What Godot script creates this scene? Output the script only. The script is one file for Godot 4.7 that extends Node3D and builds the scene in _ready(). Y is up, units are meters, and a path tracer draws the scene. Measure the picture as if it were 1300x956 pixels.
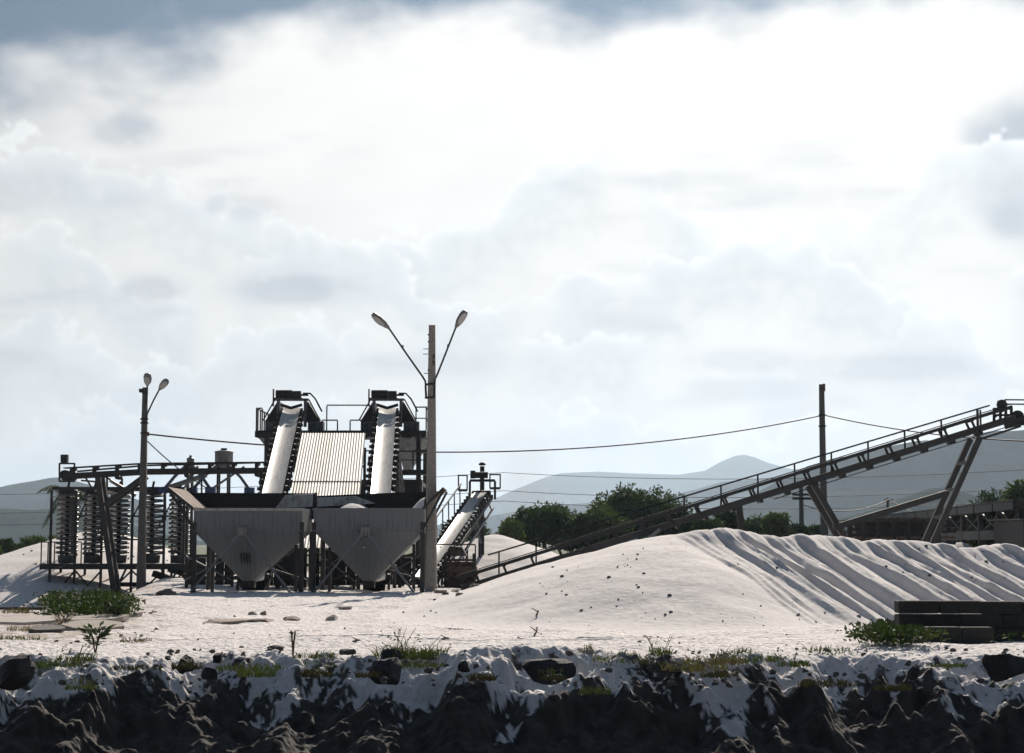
extends Node3D
# A sand-washing plant against the light. x right, y up, z towards the camera; "d" is metres ahead of the camera (d = -z).

const F := 2400.0            # focal length in pixels of the 1300 pixel wide photograph
const EYE := 1.7
var pitch := atan(256.5 / F)
var sun_to := Vector3.ZERO
var base := Vector3.ZERO     # where the thing being built stands
var taken := {}
var M := {}
var rng := RandomNumberGenerator.new()
var unit_box := BoxMesh.new()
var unit_tube := CylinderMesh.new()
var na := FastNoiseLite.new()
var nb := FastNoiseLite.new()
var nc := FastNoiseLite.new()
var nd := FastNoiseLite.new()
var V := PackedVector3Array()
var N := PackedVector3Array()
var C := PackedColorArray()
var X := PackedInt32Array()


# ------------------------------------------------------------------ helpers
func P(px: float, py: float, d: float) -> Vector3:
	# the point d metres ahead on the ray of a photograph pixel
	var v := (433.5 - py) / F
	var u := (px - 650.0) / F
	var fz := cos(pitch) - v * sin(pitch)
	var fy := sin(pitch) + v * cos(pitch)
	return Vector3(u / fz * d, EYE + fy / fz * d, -d)


func numbered(called: String) -> String:
	var n: int = taken.get(called, 0)
	taken[called] = n + 1
	return called if n == 0 else "%s_%03d" % [called, n]


func tag(o: Node3D, label: String, category: String, group := "", kind := "") -> void:
	if label: o.set_meta("label", label)
	if category: o.set_meta("category", category)
	if group: o.set_meta("group", group)
	if kind: o.set_meta("kind", kind)


func thing(called: String, label: String, category: String, at: Vector3, group := "") -> Node3D:
	var o := Node3D.new()
	o.name = numbered(called)
	add_child(o)
	o.position = at
	base = at
	tag(o, label, category, group)
	return o


func group_part(parent: Node3D, called: String) -> Node3D:
	var o := Node3D.new()
	o.name = called
	parent.add_child(o, true)
	return o


func put(parent: Node3D, called: String, mesh: Mesh, m: Material, t := Transform3D()) -> MeshInstance3D:
	var o := MeshInstance3D.new()
	o.name = called
	o.mesh = mesh
	o.material_override = m
	o.transform = t
	parent.add_child(o, true)
	return o


func along(a: Vector3, b: Vector3, w: float, h: float) -> Transform3D:
	var z := b - a
	var l := z.length()
	var dir := z / l
	var up := Vector3.UP if absf(dir.y) < 0.98 else Vector3(0, 0, 1)
	var side := up.cross(dir).normalized()
	up = dir.cross(side)
	return Transform3D(Basis(side * w, up * h, dir * l), (a + b) * 0.5)


func bar(parent: Node3D, called: String, a: Vector3, b: Vector3, w: float, h: float, m: Material) -> MeshInstance3D:
	var t := along(a, b, w, h)
	t.origin -= base
	return put(parent, called, unit_box, m, t)


func tube(parent: Node3D, called: String, a: Vector3, b: Vector3, r: float, m: Material) -> MeshInstance3D:
	var t := along(a, b, 2 * r, 2 * r)
	t.basis = Basis(t.basis.x, t.basis.z, -t.basis.y)
	t.origin -= base
	return put(parent, called, unit_tube, m, t)


func block(parent: Node3D, called: String, at: Vector3, size: Vector3, m: Material, turn := 0.0) -> MeshInstance3D:
	return put(parent, called, unit_box, m, Transform3D(Basis(Vector3.UP, turn) * Basis.from_scale(size), at - base))


func tri(a: Vector3, b: Vector3, c: Vector3, out: Vector3, col := Color.WHITE) -> void:
	var n := (c - a).cross(b - a).normalized()
	if n.dot(out) < 0:
		n = -n
		var k := b
		b = c
		c = k
	var i := V.size()
	V.append_array([a, b, c])
	N.append_array([n, n, n])
	C.append_array([col, col, col])
	X.append_array([i, i + 1, i + 2])


func quad(a: Vector3, b: Vector3, c: Vector3, d: Vector3, out: Vector3, col := Color.WHITE) -> void:
	tri(a, b, c, out, col)
	tri(a, c, d, out, col)


func slab(pts: Array, off: Vector3) -> void:
	# a flat polygon (convex, in order) with thickness off
	var mid := Vector3.ZERO
	for p in pts: mid += p
	mid /= pts.size()
	for k in range(1, pts.size() - 1):
		tri(pts[0], pts[k], pts[k + 1], -off)
		tri(pts[0] + off, pts[k] + off, pts[k + 1] + off, off)
	for k in pts.size():
		var a: Vector3 = pts[k]
		var b: Vector3 = pts[(k + 1) % pts.size()]
		quad(a, b, b + off, a + off, (a + b) * 0.5 - mid)


func lathe(prof: Array, at: Vector3, sides: int) -> void:
	# profile of [radius, height] turned round a vertical axis at "at"
	var i0 := V.size()
	for k in prof.size():
		var q: Array = prof[k]
		var q0: Array = prof[maxi(k - 1, 0)]
		var q1: Array = prof[mini(k + 1, prof.size() - 1)]
		var slope := Vector2(q1[1] - q0[1], -(q1[0] - q0[0])).normalized()
		for s in sides:
			var a := TAU * s / sides
			V.append(at + Vector3(cos(a) * q[0], q[1], sin(a) * q[0]))
			N.append(Vector3(cos(a) * slope.x, slope.y, sin(a) * slope.x).normalized())
			C.append(Color.WHITE)
	for k in prof.size() - 1:
		for s in sides:
			var a := i0 + k * sides + s
			var b := i0 + k * sides + (s + 1) % sides
			X.append_array([a, b, a + sides, b, b + sides, a + sides])


func sweep(path: PackedVector3Array, r0: float, r1: float, sides := 6) -> void:
	var i0 := V.size()
	var n := path.size()
	for k in n:
		var dir := (path[mini(k + 1, n - 1)] - path[maxi(k - 1, 0)]).normalized()
		var up := Vector3.UP if absf(dir.y) < 0.95 else Vector3(0, 0, 1)
		var side := up.cross(dir).normalized()
		up = dir.cross(side)
		var r := lerpf(r0, r1, float(k) / (n - 1))
		for s in sides:
			var a := TAU * s / sides
			var o := side * cos(a) + up * sin(a)
			V.append(path[k] + o * r)
			N.append(o)
			C.append(Color.WHITE)
	for k in n - 1:
		for s in sides:
			var a := i0 + k * sides + s
			var b := i0 + k * sides + (s + 1) % sides
			X.append_array([a, a + sides, b, b, a + sides, b + sides])


func done() -> ArrayMesh:
	var a := []
	a.resize(Mesh.ARRAY_MAX)
	a[Mesh.ARRAY_VERTEX] = V
	a[Mesh.ARRAY_NORMAL] = N
	a[Mesh.ARRAY_COLOR] = C
	a[Mesh.ARRAY_INDEX] = X
	var m := ArrayMesh.new()
	m.add_surface_from_arrays(Mesh.PRIMITIVE_TRIANGLES, a)
	V = PackedVector3Array()
	N = PackedVector3Array()
	C = PackedColorArray()
	X = PackedInt32Array()
	return m


func here(parent: Node3D, called: String, m: Material) -> MeshInstance3D:
	# commits what was collected in world places as a part of the thing at "base"
	for i in V.size():
		V[i] -= base
	return put(parent, called, done(), m)


func plate(parent: Node3D, called: String, pts: Array, off: Vector3, m: Material) -> MeshInstance3D:
	slab(pts, off)
	return here(parent, called, m)


func cable(parent: Node3D, called: String, a: Vector3, b: Vector3, sag: float, r: float, m: Material, n := 28) -> MeshInstance3D:
	var path := PackedVector3Array()
	for k in n + 1:
		var t := float(k) / n
		path.append(a.lerp(b, t) - Vector3(0, 4 * sag * t * (1 - t), 0))
	sweep(path, r, r, 5)
	return here(parent, called, m)


func railing(parent: Node3D, pts: Array, height: float, every: float, w: float, m: Material, mid := true) -> void:
	var g := group_part(parent, "railing")
	for k in pts.size() - 1:
		var a: Vector3 = pts[k]
		var b: Vector3 = pts[k + 1]
		var n := maxi(1, roundi(a.distance_to(b) / every))
		for i in n + 1:
			if i == 0 and k > 0:
				continue
			var p := a.lerp(b, float(i) / n)
			bar(g, "post", p, p + Vector3(0, height - w * 0.5, 0), w, w, m)
		bar(g, "rail", a + Vector3(0, height, 0), b + Vector3(0, height, 0), w, w, m)
		if mid:
			bar(g, "rail", a + Vector3(0, height * 0.52, 0), b + Vector3(0, height * 0.52, 0), w * 0.8, w * 0.8, m)


func heightgrid(nx: int, nz: int, v: PackedVector3Array, col := PackedColorArray()) -> ArrayMesh:
	# a sheet over a grid of (nx + 1) x (nz + 1) points; normals from the neighbours
	var n := PackedVector3Array()
	n.resize(v.size())
	for j in nz + 1:
		for i in nx + 1:
			var du := v[j * (nx + 1) + mini(i + 1, nx)] - v[j * (nx + 1) + maxi(i - 1, 0)]
			var dv := v[mini(j + 1, nz) * (nx + 1) + i] - v[maxi(j - 1, 0) * (nx + 1) + i]
			var q := du.cross(dv).normalized()
			n[j * (nx + 1) + i] = q if q.y > 0 else -q
	var x := PackedInt32Array()
	x.resize(nx * nz * 6)
	var k := 0
	var flip := (v[1] - v[0]).cross(v[nx + 1] - v[0]).y > 0
	for j in nz:
		for i in nx:
			var a := j * (nx + 1) + i
			var b := a + 1
			var c := a + nx + 1
			var d := c + 1
			if flip:
				x[k] = a; x[k + 1] = c; x[k + 2] = b; x[k + 3] = b; x[k + 4] = c; x[k + 5] = d
			else:
				x[k] = a; x[k + 1] = b; x[k + 2] = c; x[k + 3] = b; x[k + 4] = d; x[k + 5] = c
			k += 6
	var arr := []
	arr.resize(Mesh.ARRAY_MAX)
	arr[Mesh.ARRAY_VERTEX] = v
	arr[Mesh.ARRAY_NORMAL] = n
	if col.size():
		arr[Mesh.ARRAY_COLOR] = col
	arr[Mesh.ARRAY_INDEX] = x
	var m := ArrayMesh.new()
	m.add_surface_from_arrays(Mesh.PRIMITIVE_TRIANGLES, arr)
	return m


# ------------------------------------------------------------------ materials
func noise(kind: int, freq: float, octaves: int, sd: int) -> FastNoiseLite:
	var n := FastNoiseLite.new()
	n.noise_type = kind
	n.frequency = freq
	n.fractal_octaves = octaves
	n.fractal_type = FastNoiseLite.FRACTAL_FBM if octaves > 1 else FastNoiseLite.FRACTAL_NONE
	n.seed = sd
	return n


func tex(n: FastNoiseLite, cols: Array, offs: Array, size := 512) -> NoiseTexture2D:
	var t := NoiseTexture2D.new()
	t.width = size
	t.height = size
	t.seamless = true
	t.noise = n
	var g := Gradient.new()
	g.offsets = PackedFloat32Array(offs)
	var cc := PackedColorArray()
	for c in cols:
		cc.append(Color(c[0], c[1], c[2]).linear_to_srgb())
	g.colors = cc
	t.color_ramp = g
	return t


func relief(n: FastNoiseLite, size := 512) -> NoiseTexture2D:
	var t := NoiseTexture2D.new()
	t.width = size
	t.height = size
	t.seamless = true
	t.noise = n
	return t


func mat(called: String, c: Array, rough: float, metal := 0.0, t: Texture2D = null, scale := Vector3.ONE, bump: Texture2D = null, bump_cm := 0.0) -> StandardMaterial3D:
	var m := StandardMaterial3D.new()
	m.resource_name = called
	m.albedo_color = Color(c[0], c[1], c[2]).linear_to_srgb()
	m.roughness = rough
	m.metallic = metal
	if t:
		m.albedo_texture = t
	if bump:
		m.heightmap_enabled = true
		m.heightmap_texture = bump
		m.heightmap_scale = bump_cm
	if t or bump:
		m.uv1_triplanar = true
		m.uv1_world_triplanar = true
		m.uv1_scale = scale
	M[called] = m
	return m


func make_materials() -> void:
	var fine := noise(FastNoiseLite.TYPE_SIMPLEX_SMOOTH, 0.02, 5, 3)
	var speck := noise(FastNoiseLite.TYPE_SIMPLEX_SMOOTH, 0.05, 4, 8)
	var grain := tex(fine, [[0.72, 0.7, 0.68], [0.95, 0.94, 0.93], [1, 1, 1]], [0.0, 0.5, 1.0])
	var mottle := tex(speck, [[0.45, 0.43, 0.42], [0.85, 0.84, 0.83], [1, 1, 1]], [0.1, 0.45, 1.0])
	var streak := tex(noise(FastNoiseLite.TYPE_SIMPLEX_SMOOTH, 0.012, 5, 21), [[0.42, 0.36, 0.3], [0.8, 0.78, 0.75], [1, 1, 1], [0.72, 0.7, 0.68]], [0.1, 0.38, 0.6, 1.0])
	var rust := tex(noise(FastNoiseLite.TYPE_SIMPLEX_SMOOTH, 0.015, 5, 33), [[0.5, 0.24, 0.12], [0.75, 0.6, 0.5], [1, 1, 1]], [0.2, 0.42, 0.6])
	var sandtex := tex(noise(FastNoiseLite.TYPE_SIMPLEX_SMOOTH, 0.03, 5, 40), [[0.8, 0.77, 0.75], [0.96, 0.95, 0.94], [1, 1, 1]], [0.15, 0.45, 0.9])
	var wear := tex(noise(FastNoiseLite.TYPE_SIMPLEX_SMOOTH, 0.015, 5, 33), [[1.0, 0.7, 0.5], [0.97, 0.9, 0.86], [0.9, 0.92, 0.95]], [0.12, 0.32, 0.5])
	var soft := tex(noise(FastNoiseLite.TYPE_SIMPLEX_SMOOTH, 0.012, 5, 27), [[0.66, 0.62, 0.58], [0.9, 0.89, 0.88], [1, 1, 1], [0.9, 0.89, 0.88]], [0.1, 0.38, 0.6, 1.0])
	var lumps := relief(noise(FastNoiseLite.TYPE_SIMPLEX_SMOOTH, 0.025, 5, 50))
	var pits := relief(speck)

	var s := mat("sand", [0.71, 0.67, 0.65], 0.95, 0.0, sandtex, Vector3.ONE * 0.55, lumps, 3.5)
	s.vertex_color_use_as_albedo = true
	var sp := mat("pile_sand", [0.71, 0.675, 0.655], 0.95, 0.0, sandtex, Vector3.ONE * 0.3, lumps, 1.2)
	sp.vertex_color_use_as_albedo = false
	mat("far_ground", [1, 1, 1], 0.95, 0.0, mottle, Vector3.ONE * 0.05).vertex_color_use_as_albedo = true
	mat("hill", [0.04, 0.055, 0.04], 0.95, 0.0, mottle, Vector3.ONE * 0.004).specular_mode = BaseMaterial3D.SPECULAR_DISABLED
	mat("dark_steel", [0.022, 0.022, 0.024], 0.65, 0.0, wear, Vector3.ONE * 0.45)
	mat("frame_steel", [0.034, 0.034, 0.035], 0.65, 0.0, wear, Vector3.ONE * 0.35)
	mat("grey_steel", [0.17, 0.187, 0.207], 0.5, 0.0, soft, Vector3(1.5, 0.16, 1.5))
	mat("pale_steel", [0.45, 0.44, 0.42], 0.5, 0.0, streak, Vector3(0.5, 0.3, 0.5))
	mat("wing_steel", [0.2, 0.165, 0.14], 0.9, 0.0, rust, Vector3.ONE * 0.3)
	mat("black_rubber", [0.014, 0.0135, 0.0145], 0.9, 0.0, mottle, Vector3.ONE * 0.5)
	mat("belt", [0.6, 0.565, 0.52], 0.42, 0.0, streak, Vector3(1.2, 0.1, 0.1))
	mat("sheet", [0.76, 0.71, 0.625], 0.65, 0.0, soft, Vector3(0.7, 0.1, 0.1))
	mat("sheet_worn", [0.63, 0.575, 0.49], 0.65, 0.0, streak, Vector3(1.1, 0.13, 0.13))
	mat("concrete", [0.3, 0.28, 0.255], 0.85, 0.0, mottle, Vector3(0.8, 0.25, 0.8), pits, 0.5)
	mat("old_pole_concrete", [0.13, 0.122, 0.115], 0.85, 0.0, mottle, Vector3(0.9, 0.3, 0.9), pits, 0.4)
	mat("pole_concrete", [0.36, 0.335, 0.31], 0.85, 0.0, mottle, Vector3(0.9, 0.3, 0.9), pits, 0.4)
	mat("mossy_block", [0.045, 0.045, 0.042], 0.95, 0.0, mottle, Vector3.ONE * 0.9, pits, 1.2)
	mat("mossy_block_worn", [0.06, 0.058, 0.052], 0.95, 0.0, mottle, Vector3.ONE * 1.3, pits, 1.2)
	mat("slab_stone", [0.4, 0.35, 0.3], 0.9, 0.0, mottle, Vector3.ONE * 0.8, pits, 0.9)
	mat("pale_stone", [0.52, 0.47, 0.43], 0.9, 0.0, grain, Vector3.ONE * 0.8, pits, 0.9)
	mat("mud_stone", [0.36, 0.29, 0.24], 0.95, 0.0, mottle, Vector3.ONE * 0.7, pits, 0.8)
	mat("dark_rock", [0.05, 0.05, 0.052], 0.85, 0.0, mottle, Vector3.ONE * 1.4, pits, 1.5)
	mat("clod", [0.12, 0.105, 0.095], 0.95)
	mat("timber", [0.16, 0.12, 0.09], 0.9, 0.0, streak, Vector3(0.4, 2.0, 2.0))
	mat("wood_box", [0.11, 0.085, 0.07], 0.9, 0.0, rust, Vector3.ONE * 0.5)
	mat("spiral_plastic", [0.085, 0.091, 0.1], 0.38, 0.0, mottle, Vector3.ONE * 0.8)
	mat("blue_paint", [0.03, 0.08, 0.24], 0.45, 0.0, rust, Vector3.ONE * 0.8)
	mat("tank_grey", [0.24, 0.24, 0.245], 0.5, 0.0, streak, Vector3(0.8, 0.3, 0.8))
	mat("panel_blue_grey", [0.13, 0.15, 0.17], 0.5, 0.0, streak, Vector3(0.8, 0.3, 0.8))
	mat("cable", [0.015, 0.015, 0.016], 0.7)
	mat("lamp_metal", [0.2, 0.2, 0.2], 0.45, 0.3)
	var l := mat("lamp_lens", [0.45, 0.45, 0.44], 0.2)
	l.clearcoat_enabled = true
	mat("porcelain", [0.12, 0.07, 0.05], 0.3)
	mat("bark", [0.1, 0.08, 0.065], 0.95, 0.0, mottle, Vector3.ONE * 1.0)
	for q in [["leaf", [0.095, 0.14, 0.05]], ["leaf_light", [0.15, 0.19, 0.07]], ["leaf_dark", [0.055, 0.085, 0.032]], ["grass", [0.14, 0.16, 0.055]], ["dry_grass", [0.24, 0.19, 0.11]], ["dead_grass", [0.09, 0.075, 0.045]], ["creeper", [0.06, 0.09, 0.02]]]:
		var m := mat(q[0], q[1], 0.8)
		m.vertex_color_use_as_albedo = true
		m.backlight_enabled = true
		m.backlight = Color(0.5, 0.55, 0.3)
	mat("shed_roof", [0.1, 0.1, 0.1], 0.7, 0.0, rust, Vector3.ONE * 0.2)
	mat("shed_wall", [0.13, 0.14, 0.15], 0.6, 0.0, streak, Vector3(0.7, 0.3, 0.7))


# ------------------------------------------------------------------ sky
func ss(a: float, b: float, x: float) -> float:
	return smoothstep(a, b, x)


func sky_at(az: float, el: float) -> Color:
	# air and clouds by direction: azimuth from straight ahead and elevation, in degrees
	var ra := deg_to_rad(az)
	var re := deg_to_rad(el)
	var dir := Vector3(sin(ra) * cos(re), sin(re), -cos(ra) * cos(re))
	var q := Vector3(dir.x, dir.y * 1.9, dir.z) * 10.0
	var g := rad_to_deg(acos(clampf(dir.dot(sun_to), -1, 1)))
	var low := exp(-el / 5.0)
	var blue := Vector3(0.04, 0.08, 0.145).lerp(Vector3(0.5, 0.58, 0.63), low)
	blue += Vector3(0.22, 0.27, 0.32) * exp(-pow(g / 20.0, 2.0))
	# light of a cloud: it glows towards the sun and is grey away from it
	var lit := 0.08 + 0.84 * exp(-pow(g / 56.0, 2.0))
	var n1 := na.get_noise_3d(q.x * 1.0, q.y * 1.0, q.z * 1.0)
	var n2 := nb.get_noise_3d(q.x * 3.1, q.y * 3.1, q.z * 3.1)
	var n3 := nc.get_noise_3d(q.x * 7.0, q.y * 7.0, q.z * 7.0)
	# a high sheet, torn along its upper edge
	var edge := 15.7 - 2.6 * exp(-pow((az + 16.0) / 4.5, 2.0)) + 0.8 * exp(-pow((az - 11.0) / 4.0, 2.0)) - 0.7 * exp(-pow((az - 3.2) / 2.0, 2.0))
	var sheet := ss(0.55, -0.75, (el - edge) * 0.55 - n1 * 1.1 - n2 * 0.75)
	sheet = maxf(sheet, 0.75 * ss(0.05, 0.5, n1 + n2 * 0.5) * ss(16.0, 22.0, el))
	var gap := exp(-pow((az - 15.8) / 2.4, 2.0) - pow((el - 11.0) / 3.2, 2.0))
	sheet *= 1.0 - 0.62 * ss(0.35, 0.85, gap + n2 * 0.35)
	var gap2 := exp(-pow((az + 15.6) / 2.0, 2.0) - pow((el - 12.6) / 1.6, 2.0))
	sheet *= 1.0 - 0.25 * gap2
	var white := Vector3(1.0, 0.982, 0.952)
	var c := blue.lerp(white * lit * (0.97 + 0.06 * n2), sheet)
	# heaps of cloud one behind another, bright at the rim and greyer inside
	var p1 := -nd.get_noise_2d(az * 1.5 + n1 * 3.0, el * 1.7 + n2 * 0.8)
	var p2 := -nd.get_noise_2d(az * 4.0 + 30.0 + n2 * 2.0, el * 4.4)
	var p3 := -nd.get_noise_2d(az * 9.5 + 70.0, el * 10.0)
	var heaps := [[10.3, 2.6, 2.2, 0.9, 3.0], [8.0, 2.0, 3.1, 0.89, 31.0], [5.6, 1.5, 3.7, 0.9, 67.0], [3.3, 1.0, 4.6, 0.9, 112.0]]
	for h in heaps:
		var w: float = az * 0.1 + h[4]
		var top: float = h[0] + h[1] * sin(w * h[2] * 2.0 + 3.0 * na.get_noise_2d(w, h[4])) * 0.55 + 1.15 * (p1 - 0.45) + 0.5 * (p2 - 0.4) + 0.2 * (p3 - 0.4)
		var deep: float = top - el
		if deep > 0:
			var cover := ss(0.0, 0.06, deep) * ss(3.6, 0.6, deep) * ss(-0.3, 0.2, na.get_noise_2d(w * 4.0, h[4] + 50.0) + 0.1)
			var rim := exp(-deep / 0.2)
			var inner: float = lerpf(h[3] - 0.05, 1.1, rim) - 0.07 * ss(0.2, 1.4, deep) + 0.09 * (p2 - 0.4) + 0.04 * (p3 - 0.4)
			var tint := Vector3(0.945, 0.98, 1.0).lerp(white, rim)
			c = c.lerp(tint * lit * inner * 1.03, cover * 0.9)
	# grey undersides
	var under := ss(0.12, 0.5, nb.get_noise_3d(q.x * 1.3, q.y * 3.2 + 9.0, q.z * 1.3)) * ss(15.0, 10.0, el) * ss(0.5, 3.0, el)
	c = c.lerp(Vector3(0.6, 0.64, 0.68) * lit, under * 0.5)
	for b in [[-11.8, 12.2, 0.9, 0.4, 0.5], [-11.5, 12.45, 0.5, 0.35, 0.4], [-6.8, 7.6, 1.5, 0.4, 0.55], [-10.9, 7.55, 0.8, 0.35, 0.5], [-13.0, 10.4, 2.4, 0.5, 0.2], [-8.4, 10.1, 1.1, 0.3, 0.3], [11.5, 5.2, 2.2, 0.35, 0.45], [7.0, 5.5, 1.6, 0.3, 0.3], [-2.5, 5.4, 2.0, 0.35, 0.3]]:
		var e: float = (el - b[1]) / b[3]
		var k: float = exp(-pow((az - b[0]) / b[2], 2.0) - e * e)
		c = c.lerp(Vector3(0.42, 0.46, 0.53) * lit, clampf(k * (0.2 + 1.9 * ss(0.2, 0.75, 0.5 * p1 + 0.45 * p2 + 0.2 * p3)) + n3 * 0.5 * k, 0, 1) * b[4])
	# haze over the horizon
	c = c.lerp(Vector3(0.87, 0.88, 0.87) * lit * 1.1, exp(-maxf(el, 0.0) / 1.6) * 0.6)
	return Color(c.x, c.y, c.z)


func make_sky() -> Sky:
	na = noise(FastNoiseLite.TYPE_SIMPLEX_SMOOTH, 0.35, 4, 11)
	nb = noise(FastNoiseLite.TYPE_SIMPLEX_SMOOTH, 0.4, 5, 12)
	nc = noise(FastNoiseLite.TYPE_SIMPLEX_SMOOTH, 0.5, 4, 13)
	nd = noise(FastNoiseLite.TYPE_CELLULAR, 0.5, 1, 17)
	nd.cellular_return_type = FastNoiseLite.RETURN_DISTANCE
	nd.cellular_jitter = 0.95
	var w := 1024
	var h := 512
	var im := Image.create(w, h, false, Image.FORMAT_RGBF)
	im.fill(Color(0.3, 0.31, 0.3))
	for j in range(0, h / 2 + 2):
		for i in w:
			im.set_pixel(i, j, sky_at(wrapf((i + 0.5) / w * 360.0, -180.0, 180.0), maxf(90.0 - (j + 0.5) / h * 180.0, 0.0)))
	# the sector ahead again, finer: the same sky at more pixels
	var k := 4
	im.resize(w * k, h * k, Image.INTERPOLATE_CUBIC)
	var big_w := w * k
	var big_h := h * k
	for j in range(int(big_h * 68.0 / 180.0), big_h / 2 + 2):
		for n in range(-int(big_w * 20.0 / 360.0), int(big_w * 20.0 / 360.0)):
			im.set_pixel(posmod(n, big_w), j, sky_at((n + 0.5) / big_w * 360.0, maxf(90.0 - (j + 0.5) / big_h * 180.0, 0.0)))
	var pm := PanoramaSkyMaterial.new()
	pm.panorama = ImageTexture.create_from_image(im)
	var sky := Sky.new()
	sky.sky_material = pm
	return sky


# ------------------------------------------------------------------ ground
func line_x(d: float) -> float:
	return -8.5 - (d - 41.0) * 0.16


func bank_edge(x: float) -> float:
	return 29.3 + 1.5 * nb.get_noise_2d(x * 0.45, 7.0) + 0.7 * nc.get_noise_2d(x * 1.4, 3.0)


func n_warp(x: float, d: float) -> float:
	return 0.8 * nb.get_noise_2d(x * 2.0, d * 2.0 + 20.0)


func ground(x: float, d: float) -> float:
	var y := 0.09 * na.get_noise_2d(x * 0.6, d * 0.6) + 0.03 * nb.get_noise_2d(x * 1.7, d * 1.7)
	var low := clampf((d - 34.0) * 0.0236, 0.0, 1.37)
	y -= low * ss(0.0, 3.0, line_x(d) - x) * ss(170.0, 120.0, d)
	if d < 33.5:
		var e := bank_edge(x)
		var f := e - d
		y += 0.16 * exp(-pow((x - 0.4) / 1.6, 2.0) - pow((d - e - 0.4) / 1.2, 2.0))
		if f > -1.6:
			var k := clampf((f + 1.6) / 5.5, 0, 1)
			var drop := 0.5 * maxf(f, 0.0) + 0.06 * ss(-1.6, 0.0, f)
			var chunk := -nd.get_noise_2d(x * 3.2 + n_warp(x, d), d * 3.2) - 0.4
			var chip := -nd.get_noise_2d(x * 8.5, d * 8.5 + 5.0) - 0.4
			var lump := nb.get_noise_2d(x * 1.1 + 40.0, d * 1.1) * 0.7 + nc.get_noise_2d(x * 3.0, d * 3.0) * 0.28 + chunk * 0.3 + chip * 0.11 + nc.get_noise_2d(x * 9.0, d * 9.0) * 0.07
			y += -drop + lump * ss(-0.8, 1.0, f) * (0.62 - 0.3 * ss(1.2, 2.6, f))
			y = maxf(y, -2.3 + 0.2 * lump)
		if d < 12.0:
			y = lerpf(y, 0.0, ss(11.0, 4.0, d))
	if d < 4.0:
		y = 0.0
	return y


func ground_color(p: Vector3) -> Color:
	var d := -p.z
	var sand := Vector3(1, 1, 1)
	var dirt := Vector3(0.62, 0.56, 0.5)
	var earth := Vector3(0.06, 0.055, 0.052)
	var n1 := nb.get_noise_2d(p.x * 1.6, d * 1.6)
	var n2 := nc.get_noise_2d(p.x * 5.0, d * 5.0)
	var n3 := nc.get_noise_2d(p.x * 14.0, d * 14.0)
	var c := sand
	# brown trodden earth in the low yard, in patches
	var yard := ss(-1.5, 1.0, line_x(d) - p.x) * ss(32.0, 35.0, d) * ss(84.0, 78.0, d)
	c = c.lerp(dirt * (0.9 + 0.3 * n1), yard * ss(-0.25, 0.1, n1 + n2 * 0.5))
	if d < 34.0:
		# bare dark earth and roots where the sand has slid off the bank
		var f := bank_edge(p.x) - d
		var k := n1 * 0.8 + n2 * 0.55 + n3 * 0.4 + clampf((f - 0.85) * 0.8, -0.2, 1.6)
		c = c.lerp(earth * (1.0 + n2), ss(0.0, 0.07, k) * ss(-0.2, 0.4, f))
		if d < 20.0:
			c = earth
	var green := Vector3(0.12, 0.15, 0.07)
	c = c.lerp(green * (1.0 + 0.6 * n1), ss(112.0, 122.0, d + 8.0 * na.get_noise_2d(p.x * 0.1, d * 0.1)))
	return Color(c.x, c.y, c.z)


var near_lo := Vector2(-12.0, 23.5)
var near_hi := Vector2(12.0, 35.0)
var mid_lo := Vector2(-30.0, 34.4)
var mid_hi := Vector2(14.0, 84.0)


func inside(x: float, d: float, lo: Vector2, hi: Vector2, m: float) -> bool:
	return x > lo.x + m and x < hi.x - m and d > lo.y + m and d < hi.y - m


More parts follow.
